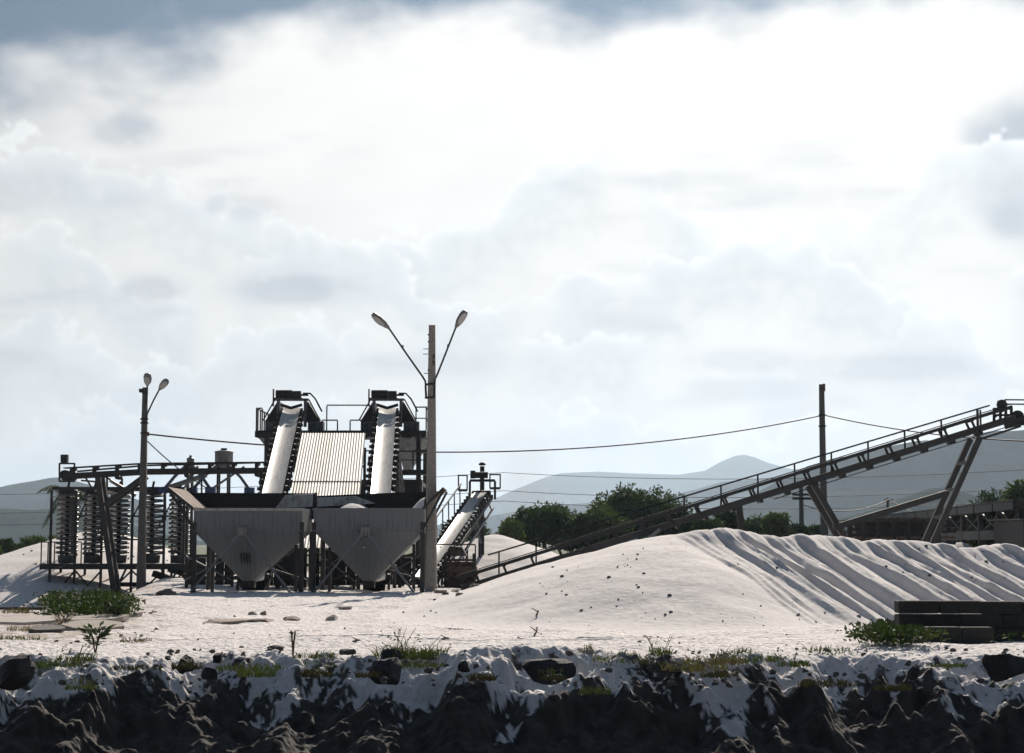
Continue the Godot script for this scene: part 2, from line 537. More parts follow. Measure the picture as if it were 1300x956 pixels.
func make_ground() -> void:
	# the wide sheet to the horizon; it runs a little lower under the two finer patches
	var rows := []
	var d := -80.0
	while d < 15000.0:
		rows.append(d)
		d += 1.0 if d > -1 and d < 110.0 else (10.0 if d <= -1 else maxf(2.0, (d - 100.0) * 0.12))
	var g_v := PackedVector3Array()
	var g_c := PackedColorArray()
	for j in rows.size() - 1 + 1:
		for i in 140 + 1:
			var dd: float = rows[j]
			var u := (i - 70) / 70.0
			var x: float = (u * 0.35 + 0.65 * u * u * u) * maxf(120.0, absf(dd) * 1.1)
			var y := ground(x, dd) if dd < 400.0 else 0.0
			if inside(x, dd, near_lo, near_hi, 1.1): y -= 1.2
			if inside(x, dd, mid_lo, mid_hi, 1.1): y -= 0.6
			var at_p := Vector3(x, y, -dd)
			g_v.append(at_p)
			g_c.append(ground_color(at_p))
	var g := heightgrid(140, rows.size() - 1, g_v, g_c)
	put(self, "ground", g, M.sand).set_meta("kind", "structure")
	var nx := 720
	var nz := 340
	var nearg_v := PackedVector3Array()
	var nearg_c := PackedColorArray()
	for j in nz + 1:
		for i in nx + 1:
			var x := lerpf(near_lo.x, near_hi.x, float(i) / nx)
			var dd := lerpf(near_lo.y, near_hi.y, float(j) / nz)
			var y := ground(x, dd) + 0.02 * nc.get_noise_2d(x * 9.0, dd * 9.0)
			if i == 0 or j == 0 or i == nx or j == nz: y -= 0.25
			var at_p := Vector3(x, y, -dd)
			nearg_v.append(at_p)
			nearg_c.append(ground_color(at_p))
	var nearg := heightgrid(nx, nz, nearg_v, nearg_c)
	put(self, "ground_bank", nearg, M.sand).set_meta("kind", "structure")
	var mx := 420
	var mz := 450
	var midg_v := PackedVector3Array()
	var midg_c := PackedColorArray()
	for j in mz + 1:
		for i in mx + 1:
			var x := lerpf(mid_lo.x, mid_hi.x, float(i) / mx)
			var dd := lerpf(mid_lo.y, mid_hi.y, float(j) / mz)
			var y := ground(x, dd) + 0.04 * absf(nc.get_noise_2d(x * 3.0, dd * 3.0)) - 0.05 * ss(0.42, 0.75, -nd.get_noise_2d(x * 2.6, dd * 1.7)) * ss(-0.1, 0.3, nb.get_noise_2d(x * 0.5, dd * 0.4 + 8.0))
			if i == 0 or j == 0 or i == mx or j == mz: y -= 0.25
			var at_p := Vector3(x, y, -dd)
			midg_v.append(at_p)
			midg_c.append(ground_color(at_p))
	var midg := heightgrid(mx, mz, midg_v, midg_c)
	put(self, "ground_yard", midg, M.sand).set_meta("kind", "structure")


# ------------------------------------------------------------------ sand piles
var crest_a := Vector2(3.9, 46.0)
var crest_dir := Vector2(0.954, 0.3)
var fall_dir := Vector2(0.3, -0.954)


func pile_h(x: float, d: float) -> float:
	var r := Vector2(x, d) - crest_a
	var s := r.dot(crest_dir)
	var t := r.dot(fall_dir)
	# the old rounded mound
	var q := Vector2((x - 3.9) / (1.0 if x < 3.9 else 0.5), (d - 46.6) / (1.4 if d < 46.6 else 1.0))
	var u := sqrt(q.length_squared() + 0.25) - 0.3
	var mound := 2.0 - 0.2 * u - 0.015 * u * u
	mound = 0.16 * log(1.0 + exp(clampf(mound / 0.16, -30.0, 30.0))) - 0.1
	mound += (0.09 * na.get_noise_2d(x * 0.5, d * 0.5 + 30.0) + 0.05 * nb.get_noise_2d(x * 0.9, d * 0.6)) * ss(-0.08, 0.4, mound)
	# the ridge of freshly dumped heaps
	var on := ss(-1.6, 0.6, s)
	var top := 2.0 - 0.05 * s + 0.14 * absf(sin(s * 1.25 + 0.9 * na.get_noise_1d(s * 0.6))) + 0.12 * nb.get_noise_1d(s * 1.1)
	var w := s + 0.14 * na.get_noise_2d(s * 0.7, t * 0.25)
	# slips down the face: each has a steep side and a long gentle one
	var g1 := w * 1.25 + 0.9 * nb.get_noise_1d(w * 0.8)
	var g2 := w * 3.7 + 1.1 * nb.get_noise_1d(w * 1.9 + 40.0) + 0.3 * nb.get_noise_2d(w, t * 0.5)
	var f1 := g1 - floorf(g1)
	var f2 := g2 - floorf(g2)
	var a1 := 0.2 + 0.2 * nb.get_noise_2d(floorf(g1) * 7.3, t * 0.25)
	var a2 := 0.065 + 0.1 * nb.get_noise_2d(floorf(g2) * 5.1 + 90.0, t * 0.5)
	var gully := a1 * minf(f1 / 0.16, (1.0 - f1) / 0.84) + maxf(a2, 0.0) * minf(f2 / 0.2, (1.0 - f2) / 0.8) + nc.get_noise_2d(w * 9.0, t * 0.5 + 40.0) * 0.05
	var run := t + 0.35 * nb.get_noise_1d(s * 0.9 + 70.0)
	var side := sqrt(run * run + 0.06) - 0.18
	var ridge := top - (0.27 if run > 0 else 0.5) * side - 0.16 * ss(0.0, 1.2, run)
	ridge += (gully - 0.08) * ss(-0.2, 0.9, absf(run)) * ss(8.2, 5.0, run)
	ridge = maxf(ridge, -0.1)
	ridge = lerpf(-0.1, ridge, on)
	# soft union
	var k := 0.25
	var hh := clampf(0.5 + 0.5 * (ridge - mound) / k, 0, 1)
	return lerpf(mound, ridge, hh) + k * hh * (1.0 - hh)


func make_pile() -> void:
	var nx := 660
	var nz := 200
	var m_v := PackedVector3Array()
	var m_c := PackedColorArray()
	for j in nz + 1:
		for i in nx + 1:
			var s := lerpf(-13.0, 19.0, float(i) / nx)
			var t := lerpf(-6.0, 13.0, float(j) / nz)
			var p := crest_a + crest_dir * s + fall_dir * t
			var h := pile_h(p.x, p.y)
			var y := h if h > -0.02 else ground(p.x, p.y) - 0.35
			if i == 0 or j == 0 or i == nx or j == nz: y = ground(p.x, p.y) - 0.4
			var at_p := Vector3(p.x - 4.3, y, -p.y + 46.0)
			m_v.append(at_p)
	var m := heightgrid(nx, nz, m_v, m_c)
	var o := put(self, numbered("sand_pile"), m, M.pile_sand, Transform3D(Basis(), Vector3(4.3, 0, -46)))
	tag(o, "long white sand ridge scored by gullies, rounded mound at its end", "sand pile")


func cone_pile(label: String, at: Vector3, peak: float, rx: float, rz: float, sd: float) -> MeshInstance3D:
	# rx and rz: reach of the flank in metres, sideways and in depth
	var n := 110
	var m_v := PackedVector3Array()
	var m_c := PackedColorArray()
	for j in n + 1:
		for i in n + 1:
			var u := (i * 2.0 / n - 1.0) * 1.15
			var w := (j * 2.0 / n - 1.0) * 1.15
			var r := sqrt(u * u + w * w)
			var x := at.x + u * rx
			var d := -at.z - w * rz
			var y: float = peak * (1.0 - sqrt(r * r + 0.008)) + 0.1 * na.get_noise_2d(x * 0.5 + sd, d * 0.5) + 0.05 * nb.get_noise_2d(x * 1.1 + sd, d * 1.1)
			var at_p := Vector3(u * rx, y - 0.05, w * rz)
			m_v.append(at_p)
	var m := heightgrid(n, n, m_v, m_c)
	var o := put(self, numbered("sand_pile"), m, M.pile_sand, Transform3D(Basis(), at))
	tag(o, label, "sand pile")
	return o


# ------------------------------------------------------------------ hills
func hill(called: String, prof: Array, d: float, depth: float, rough: float, m: Material) -> void:
	# the skyline of a range at distance d, given by photograph points, built as a real range with slopes before and behind
	var nx := 160
	var nz := 36
	var g_v := PackedVector3Array()
	var g_c := PackedColorArray()
	for j in nz + 1:
		for i in nx + 1:
			var t := float(i) / nx * (prof.size() - 1)
			var k := mini(int(t), prof.size() - 2)
			var a: Array = prof[k]
			var b: Array = prof[k + 1]
			var f := t - k
			var px := lerpf(a[0], b[0], f)
			var py := lerpf(a[1], b[1], f)
			var p := P(px, py, d)
			var w := (j * 2.0 / nz - 1.0)
			var n := nb.get_noise_2d(p.x * 12.0 / d, w * 3.0 + d) * 0.7 + absf(nc.get_noise_2d(p.x * 22.0 / d, w * 2.0)) * 0.6
			var h := maxf(p.y, 0.0) * (1.0 - pow(absf(w), 1.25)) * (1.0 + rough * n * (absf(w) * 1.6 * (1.0 - absf(w)) + 0.02))
			var at_p := Vector3(p.x + w * depth * 0.25 * nb.get_noise_1d(p.x * 9.0 / d), h - 4.0, -d + w * depth)
			g_v.append(at_p)
	var g := heightgrid(nx, nz, g_v, g_c)
	put(self, called, g, m).set_meta("kind", "structure")


# ------------------------------------------------------------------ posts and cables
func pole_mesh(r0: float, r1: float, h: float, sides: int, square := false) -> ArrayMesh:
	if square:
		# a tapered concrete post with chamfered corners
		var ring := func_ring()
		for k in 8:
			var a: Vector2 = ring[k]
			var b: Vector2 = ring[(k + 1) % 8]
			quad(Vector3(a.x * r0, 0, a.y * r0), Vector3(b.x * r0, 0, b.y * r0), Vector3(b.x * r1, h, b.y * r1), Vector3(a.x * r1, h, a.y * r1), Vector3(a.x + b.x, 0, a.y + b.y))
			tri(Vector3(0, h, 0), Vector3(a.x * r1, h, a.y * r1), Vector3(b.x * r1, h, b.y * r1), Vector3.UP)
		return done()
	lathe([[r0, 0.0], [lerpf(r0, r1, 0.5), h * 0.5], [r1, h], [r1 * 0.9, h + 0.02], [0.001, h + 0.02]], Vector3.ZERO, sides)
	return done()


func func_ring() -> Array:
	var c := 0.72
	return [Vector2(1, -c), Vector2(1, c), Vector2(c, 1), Vector2(-c, 1), Vector2(-1, c), Vector2(-1, -c), Vector2(-c, -1), Vector2(c, -1)]


func lamp_head(t: Node3D, a: Vector3, b: Vector3, w: float, face: Vector3) -> void:
	# a cobra-head lantern from its neck a to its tip b; face: the way its glass looks
	var g := group_part(t, "lamp_head")
	var dir := (b - a)
	var l := dir.length()
	dir /= l
	var side := dir.cross(face).normalized()
	var up := side.cross(dir).normalized()
	if up.dot(face) > 0: up = -up
	var prev := []
	var rings := [[0.0, 0.28, 0.4], [0.12, 0.5, 0.6], [0.35, 0.9, 0.95], [0.7, 1.0, 1.0], [0.92, 0.8, 0.75], [1.0, 0.35, 0.3]]
	for r in rings:
		var ring := []
		for k in 10:
			var an := TAU * k / 10.0
			ring.append(a + dir * l * r[0] + side * cos(an) * w * 0.5 * r[1] + up * (sin(an) * w * 0.3 * r[2] + (0.06 * w if sin(an) > 0 else 0.0)))
		if prev.size():
			for k in 10:
				quad(prev[k], prev[(k + 1) % 10], ring[(k + 1) % 10], ring[k], (prev[k] + ring[k]) * 0.5 - (a + dir * l * r[0]))
		prev = ring
	for k in range(1, 9):
		tri(prev[0], prev[k], prev[k + 1], dir)
	here(g, "housing", M.lamp_metal)
	var lens := []
	for k in 12:
		var an := TAU * k / 12.0
		lens.append(a + dir * l * (0.58 + 0.34 * cos(an)) + side * sin(an) * w * 0.36 - up * w * 0.27)
	plate(g, "lens", lens, -up * w * 0.07, M.lamp_lens)


func make_posts() -> void:
	# the tall concrete post before the plant
	var foot := P(547, 753, 67.0)
	var t := thing("lamp_post", "tall concrete lamp post with two V-spread arms beside the hoppers", "lamp post", foot)
	var h := P(543.5, 413, 67.0).y - foot.y
	put(t, "pole", pole_mesh(0.215, 0.115, h, 8, true), M.pole_concrete)
	var dx := -0.02
	for a in [[541.0, 505.0, 540.0, 484.0, 494.0, 417.0, 472.5, 398.5], [551.0, 505.0, 552.0, 484.0, 578.5, 416.0, 591.5, 394.5]]:
		var p0 := P(a[0], a[1], 66.86)
		var p1 := P(a[2], a[3], 66.84)
		var p2 := P(a[4], a[5], 66.5)
		var path := PackedVector3Array([p0, p1.lerp(p0, 0.3), p1, p1.lerp(p2, 0.08) + Vector3(0, 0.02, 0), p1.lerp(p2, 0.5), p2])
		sweep(path, 0.04, 0.034, 8)
		here(t, "arm", M.frame_steel)
		lamp_head(t, p2, P(a[6], a[7], 66.35), 0.3, Vector3(0, -0.75, 0.66))
		block(t, "photocell", p1.lerp(p2, 0.62) + Vector3(0, 0.08, 0), Vector3(0.05, 0.1, 0.05), M.lamp_metal)
		bar(t, "bracket", P(a[0], 505, 66.86), P(546.5, 505, 66.95), 0.06, 0.06, M.frame_steel)
	for y in [488.0, 505.0]:
		var c := P(546, y, 67.0)
		lathe([[0.19, -0.03], [0.195, 0.0], [0.19, 0.03]], c, 12)
		here(t, "clamp", M.dark_steel)
	for y in [453.5, 461.0]:
		var c := P(550.5, y, 66.9)
		lathe([[0.01, -0.09], [0.06, -0.06], [0.045, -0.02], [0.065, 0.03], [0.05, 0.08], [0.01, 0.1]], c, 10)
		here(t, "insulator", M.porcelain)
	bar(t, "insulator_rod", P(550.5, 447, 66.9), P(550.5, 480, 66.9), 0.02, 0.02, M.frame_steel)
	for q in [[443.0, 537.5, 552.5], [449.5, 537.0, 544.0], [474.0, 538.0, 552.0]]:
		bar(t, "step_bolt", P(q[1], q[0], 67.0), P(q[2], q[0], 67.0), 0.025, 0.025, M.frame_steel)
	for y in [425.0, 434.0, 470.0]:
		block(t, "bolt_hole", P(543.8, y, 66.87), Vector3(0.05, 0.05, 0.02), M.black_rubber)

	# the post by the spirals
	var f2 := P(178.5, 772, 93.0)
	t = thing("lamp_post", "concrete lamp post with two short lamps before the spiral tower", "lamp post", f2)
	h = P(184, 492, 93.0).y - f2.y
	var pole := put(t, "pole", pole_mesh(0.22, 0.12, h, 8, true), M.old_pole_concrete)
	pole.transform = Transform3D(Basis(Vector3(1, 0, 0), Vector3(0.0, 1, 0), Vector3(0, 0, 1)), Vector3.ZERO)
	sweep(PackedVector3Array([P(185.5, 512, 92.8), P(186.8, 500, 92.8), P(187.0, 489, 92.7)]), 0.045, 0.04, 8)
	here(t, "arm", M.frame_steel)
	lamp_head(t, P(187, 489.5, 92.7), P(187.4, 475, 91.9), 0.42, Vector3(0, -0.5, 0.86))
	sweep(PackedVector3Array([P(186.5, 530, 92.8), P(187.5, 524, 92.8), P(195, 508, 92.7), P(202.5, 494, 92.6)]), 0.045, 0.04, 8)
	here(t, "arm", M.frame_steel)
	lamp_head(t, P(202, 495, 92.6), P(212.5, 482, 92.2), 0.36, Vector3(0, -0.6, 0.8))
	block(t, "camera_box", P(180.5, 496, 92.8), Vector3(0.26, 0.18, 0.3), M.frame_steel)
	bar(t, "bracket", P(180, 499, 92.9), P(184, 499, 92.9), 0.05, 0.05, M.frame_steel)
	for y in [532.0, 537.0, 550.0]:
		lathe([[0.2, -0.035], [0.21, 0.0], [0.2, 0.035]], P(183.2, y, 93.0), 12)
		here(t, "clamp", M.dark_steel)
	block(t, "insulator", P(187.5, 551, 92.9), Vector3(0.14, 0.2, 0.14), M.porcelain)

	# the bare post behind the stacking conveyor
	var f3 := P(1046.5, 690, 125.0)
	f3.y = 0.0
	t = thing("utility_pole", "bare dark concrete utility pole rising behind the stacking conveyor", "utility pole", f3)
	h = P(1043, 488, 125.0).y
	put(t, "pole", pole_mesh(0.24, 0.16, h, 8, true), M.old_pole_concrete)
	block(t, "insulator", P(1046, 492, 124.7), Vector3(0.16, 0.5, 0.16), M.porcelain)
	for y in [527.0, 541.0]:
		lathe([[0.26, -0.04], [0.27, 0.0], [0.26, 0.04]], P(1044, y, 125.0), 12)
		here(t, "clamp", M.dark_steel)

	# cables
	var a := P(187.5, 551, 92.9)
	var b := P(1041, 528, 124.8)
	t = thing("overhead_cable", "thick black cable hanging from lamp post to bare utility pole", "cable", a)
	cable(t, "strand", a, b, 1.55, 0.042, M.cable, 48)
	b = P(1046.5, 527, 124.9)
	t = thing("overhead_cable", "black cable running from bare utility pole behind conveyor head", "cable", b)
	cable(t, "strand", b, P(1430, 560, 100.0), 0.6, 0.042, M.cable, 30)
	a = P(187, 560, 92.9)
	t = thing("overhead_cable", "slack thin cable from spiral-side lamp post down behind hoppers", "cable", a)
	cable(t, "strand", a, P(304, 640, 99.0), 0.35, 0.03, M.cable, 24)

	# far poles and their line
	var far_feet := [P(1018, 690, 170.0), P(1128, 690, 210.0)]
	var far_top := [617.0, 632.0]
	for k in 2:
		var f: Vector3 = far_feet[k]
		var d := -f.z
		f.y = 0.0
		t = thing("utility_pole", ["distant power pole with double crossarm above the low trees", "slender far pole between distant hills and long shed roof"][k], "utility pole", f)
		var top: Vector3 = P([1018.0, 1128.0][k], far_top[k], d)
		put(t, "pole", pole_mesh([0.22, 0.16][k], [0.17, 0.12][k], top.y, 8, true), M.old_pole_concrete)
		for y in ([628.0, 633.0] if k == 0 else [635.0]):
			var c := P([1018.0, 1128.0][k], y, d - 0.4)
			bar(t, "crossarm", c - Vector3([0.85, 0.5][k], 0, 0), c + Vector3([0.85, 0.5][k], 0, 0), 0.18, 0.2, M.frame_steel)
	a = P(1019, 641, 169.5)
	b = P(1128, 634, 209.6)
	t = thing("overhead_cable", "thin sagging wire strung between the two distant poles", "cable", a)
	cable(t, "strand", a, b, 0.9, 0.05, M.cable)
	t = thing("overhead_cable", "thin wire leaving slender far pole towards the shed", "cable", b)
	cable(t, "strand", b, P(1400, 700, 160.0), 1.6, 0.05, M.cable)
	# the power line far behind the trees
	for q in [[624.0, 598.0, 578.0, "topmost"], [648.0, 621.0, 602.0, "middle"], [664.0, 634.0, 620.0, "lowest"]]:
		a = P(-260, q[0] + 4.0, 470.0)
		var mid := P(640, q[1] + 2.0, 335.0)
		b = P(1620, q[2] - 6.0, 240.0)
		t = thing("power_line", "%s faint wire of far power line crossing the hills" % q[3], "power line", a)
		cable(t, "strand", a, mid, 1.5, 0.05, M.cable)
		cable(t, "strand", mid, b, 2.2, 0.05, M.cable)


# ------------------------------------------------------------------ hoppers
func make_hopper(label: String, x0: float, x1: float, out0: float, out1: float, left: bool) -> void:
	# x0, x1: photograph columns of the front rim; out0, out1: of the outlet
	var df := 66.0
	var dm := 67.7
	var db := 69.4
	var foot := P((x0 + x1) * 0.5, 748, dm)
	foot.y = 0.05
	var t := thing("feed_hopper", label, "hopper", foot, "feed hoppers")
	var xl := P(x0, 650, df).x
	var xr := P(x1, 650, df).x
	var yr := P(400, 645, df).y
	var yb := P(400, 674, df).y
	var yo := 0.36
	var ol := P(out0, 740, dm).x
	var orr := P(out1, 740, dm).x
	var th := 0.03
	# upright band
	plate(t, "front_panel", [Vector3(xl, yb, -df), Vector3(xr, yb, -df), Vector3(xr, yr, -df), Vector3(xl, yr, -df)], Vector3(0, 0, -th), M.grey_steel)
	plate(t, "side_panel", [Vector3(xl, yb, -df - th), Vector3(xl, yr, -df - th), Vector3(xl, yr, -db), Vector3(xl, yb, -db)], Vector3(th, 0, 0), M.grey_steel)
	plate(t, "side_panel", [Vector3(xr, yb, -df - th), Vector3(xr, yr, -df - th), Vector3(xr, yr, -db), Vector3(xr, yb, -db)], Vector3(-th, 0, 0), M.grey_steel)
	# cone
	var q := 0.22
	plate(t, "cone_front", [Vector3(xl, yb - 0.004, -df - 0.004), Vector3(xr, yb - 0.004, -df - 0.004), Vector3(orr, yo, -dm + q), Vector3(ol, yo, -dm + q)], Vector3(0, 0.01, -th), M.grey_steel)
	plate(t, "cone_side", [Vector3(xl, yb - 0.004, -df - th), Vector3(xl, yb - 0.004, -db), Vector3(ol, yo, -dm - q), Vector3(ol, yo, -dm + q - th)], Vector3(th, 0.01, 0), M.grey_steel)
	plate(t, "cone_side", [Vector3(xr, yb - 0.004, -df - th), Vector3(xr, yb - 0.004, -db), Vector3(orr, yo, -dm - q), Vector3(orr, yo, -dm + q - th)], Vector3(-th, 0.01, 0), M.grey_steel)
	plate(t, "cone_back", [Vector3(xl, yb - 0.004, -db), Vector3(xr, yb - 0.004, -db), Vector3(orr, yo, -dm - q), Vector3(ol, yo, -dm - q)], Vector3(0, 0.01, th), M.grey_steel)
	block(t, "outlet", Vector3((ol + orr) * 0.5, yo - 0.1, -dm), Vector3(orr - ol + 0.04, 0.24, 0.5), M.dark_steel)
	# rim, welded seams, stiffeners
	bar(t, "rim", Vector3(xl - 0.03, yr - 0.05, -df + 0.045), Vector3(xr + 0.03, yr - 0.05, -df + 0.045), 0.07, 0.1, M.pale_steel if left else M.grey_steel)
	bar(t, "seam", Vector3(xl, yb, -df + 0.012), Vector3(xr, yb, -df + 0.012), 0.02, 0.03, M.grey_steel)
	var mid := (ol + orr) * 0.5
	var front := func_front(yb, yo, df, dm - q)
	block(t, "vibrator_box", Vector3(mid, yb - 0.02, -df + 0.16), Vector3(0.3, 0.3, 0.3), M.tank_grey)
	var y1 := yb - 0.18
	bar(t, "stiffener", Vector3(mid, y1, -lerpf(df, dm - q, (yb - y1) / (yb - yo)) + 0.05), Vector3(mid, yo + 0.08, -dm + q + 0.03), 0.14, 0.06, M.grey_steel)
	if left:
		for k in 4:
			var yy := P(312, 703, df).y
			var zz := -lerpf(df, dm - q, (yb - yy) / (yb - yo)) + 0.1
			var zz2 := -lerpf(df, dm - q, (yb - yy + 0.32) / (yb - yo)) + 0.1
			bar(t, "grille_bar", Vector3(mid - 0.15 + k * 0.1, yy, zz), Vector3(mid - 0.15 + k * 0.1, yy - 0.32, zz2), 0.035, 0.05, M.dark_steel)
	for s in [-1, 1]:
		bar(t, "strut", Vector3(mid + s * 0.12, yb - 0.12, -df + 0.3), Vector3(mid + s * 1.72, 0.03, -df + 0.55), 0.07, 0.07, M.grey_steel)
	# legs
	for x in [xl + 0.02, xr - 0.02]:
		for dd in [df + 0.06, db - 0.06]:
			bar(t, "leg", Vector3(x, -0.05, -dd), Vector3(x, yb + 0.3, -dd), 0.15, 0.15, M.frame_steel)
	for x in [xl + 0.42, xr - 0.4]:
		bar(t, "leg", Vector3(x, -0.05, -dm), Vector3(x, lerpf(yo, yb, 1.0 - 0.42 / (ol - xl)), -dm), 0.11, 0.11, M.frame_steel)
	bar(t, "brace", Vector3(xl, 0.3, -db), Vector3(xr, 1.5, -db), 0.07, 0.07, M.frame_steel)
	bar(t, "brace", Vector3(xr, 0.3, -db - 0.08), Vector3(xl, 1.5, -db - 0.08), 0.07, 0.07, M.frame_steel)
	# the high back wall
	var yt := P(400, 625.5, db).y
	var bl := P(229.0 if left else 400.0, 640, db).x
	var br := P(399.5 if left else 562.0, 640, db).x
	var w0 := yr - 0.35
	if left:
		plate(t, "back_wall", [Vector3(bl, yt, -db), Vector3(br, yt - 0.02, -db), Vector3(br, w0, -db), Vector3(xl, w0, -db)], Vector3(0, 0, -0.04), M.black_rubber)
	else:
		plate(t, "back_wall", [Vector3(bl, yt - 0.12, -db), Vector3(lerpf(bl, br, 0.5), yt - 0.02, -db), Vector3(br, yt + 0.06, -db), Vector3(xr, w0, -db), Vector3(bl, w0, -db)], Vector3(0, 0, -0.04), M.black_rubber)
	if left:
		plate(t, "rubber_flap", [Vector3(P(362, 630, db - 0.2).x, yt - 0.1, -db + 0.12), Vector3(br - 0.05, yt - 0.06, -db + 0.12), Vector3(br - 0.05, yt - 0.52, -db + 0.3), Vector3(P(352, 640, db).x, yt - 0.56, -db + 0.36)], Vector3(0, 0.02, -0.04), M.pale_steel)
	else:
		bar(t, "wall_post", Vector3(bl + 0.03, w0, -db + 0.06), Vector3(bl + 0.03, yt, -db + 0.06), 0.1, 0.08, M.frame_steel)
		plate(t, "rubber_flap", [Vector3(bl + 0.1, yt - 0.2, -db + 0.12), Vector3(bl + 1.5, yt - 0.14, -db + 0.12), Vector3(bl + 2.2, yt - 0.4, -db + 0.2), Vector3(bl + 0.1, yt - 0.52, -db + 0.3)], Vector3(0, 0.02, -0.04), M.pale_steel)
	# the wing flaring outwards
	var s := -1.0 if left else 1.0
	var xs := xl if left else xr
	var wx := xs + s * (0.9 if left else 0.72)
	var wy := P(213, 619.5, df).y
	plate(t, "wing", [Vector3(xs, yr, -df + 0.02), Vector3(wx, wy, -df + 0.02), Vector3(wx, wy, -db), Vector3(xs, yr, -db)], Vector3(-s * 0.02, 0.03, 0), M.wing_steel)
	bar(t, "wing_edge", Vector3(xs, yr - 0.02, -df + 0.05), Vector3(wx, wy, -df + 0.05), 0.09, 0.09, M.frame_steel)
	for dd in [df + 0.02, db - 0.1]:
		bar(t, "wing_strut", Vector3(xs + s * 0.03, yr - 0.66, -dd), Vector3(wx, wy - 0.05, -dd), 0.08, 0.08, M.dark_steel)
	# the sand in it
	var n := 40
	var v := PackedVector3Array()
	for j in n + 1:
		for i in n + 1:
			var u := float(i) / n
			var w := float(j) / n
			var x := lerpf(xl + 0.04, xr - 0.04, u)
			var y := yr - 0.55 + 0.12 * nb.get_noise_2d(x * 2.0, w * 4.0)
			if not left:
				y += 0.75 * exp(-pow((u - 0.3) / 0.3, 2.0)) * ss(0.1, 0.8, w) + 0.95 * exp(-pow((u - 1.0) / 0.17, 2.0)) * ss(0.0, 0.7, w)
			v.append(Vector3(x, y, -lerpf(df + 0.05, db - 0.05, w)) - foot)
	var sand := put(self, numbered("sand_load"), heightgrid(n, n, v), M.pile_sand, Transform3D(Basis(), foot))
	tag(sand, "white sand lying low inside the hopper with slotted grille" if left else "white sand heaped above the rim of hopper beside lamp post", "sand")


func func_front(a: float, _b: float, _c: float, _d: float) -> float:
	return a


# ------------------------------------------------------------------ belt conveyors
func belt_mesh(a: Vector3, b: Vector3, w: float, trough: float, n: int, flat_end: bool) -> void:
	# a troughed belt from a to b, thick, flattening towards its head
	var dir := (b - a).normalized()
	var side := Vector3.UP.cross(dir).normalized() * -1.0
	var up := side.cross(dir).normalized()
	if up.y < 0: up = -up
	var prev := []
	for k in n + 1:
		var f := float(k) / n
		var c := a.lerp(b, f)
		var tr := trough * (1.0 - ss(0.93, 1.0, f) if flat_end else 1.0)
		var ring := []
		for i in 13:
			var q := i / 12.0 - 0.5
			ring.append(c + side * q * w + up * 4.0 * q * q * tr)
		if prev.size():
			for i in 12:
				quad(prev[i], prev[i + 1], ring[i + 1], ring[i], up)
				quad(prev[i] - up * 0.03, prev[i + 1] - up * 0.03, ring[i + 1] - up * 0.03, ring[i] - up * 0.03, -up)
			quad(prev[0], ring[0], ring[0] - up * 0.03, prev[0] - up * 0.03, -side)
			quad(prev[12], ring[12], ring[12] - up * 0.03, prev[12] - up * 0.03, side)
		prev = ring


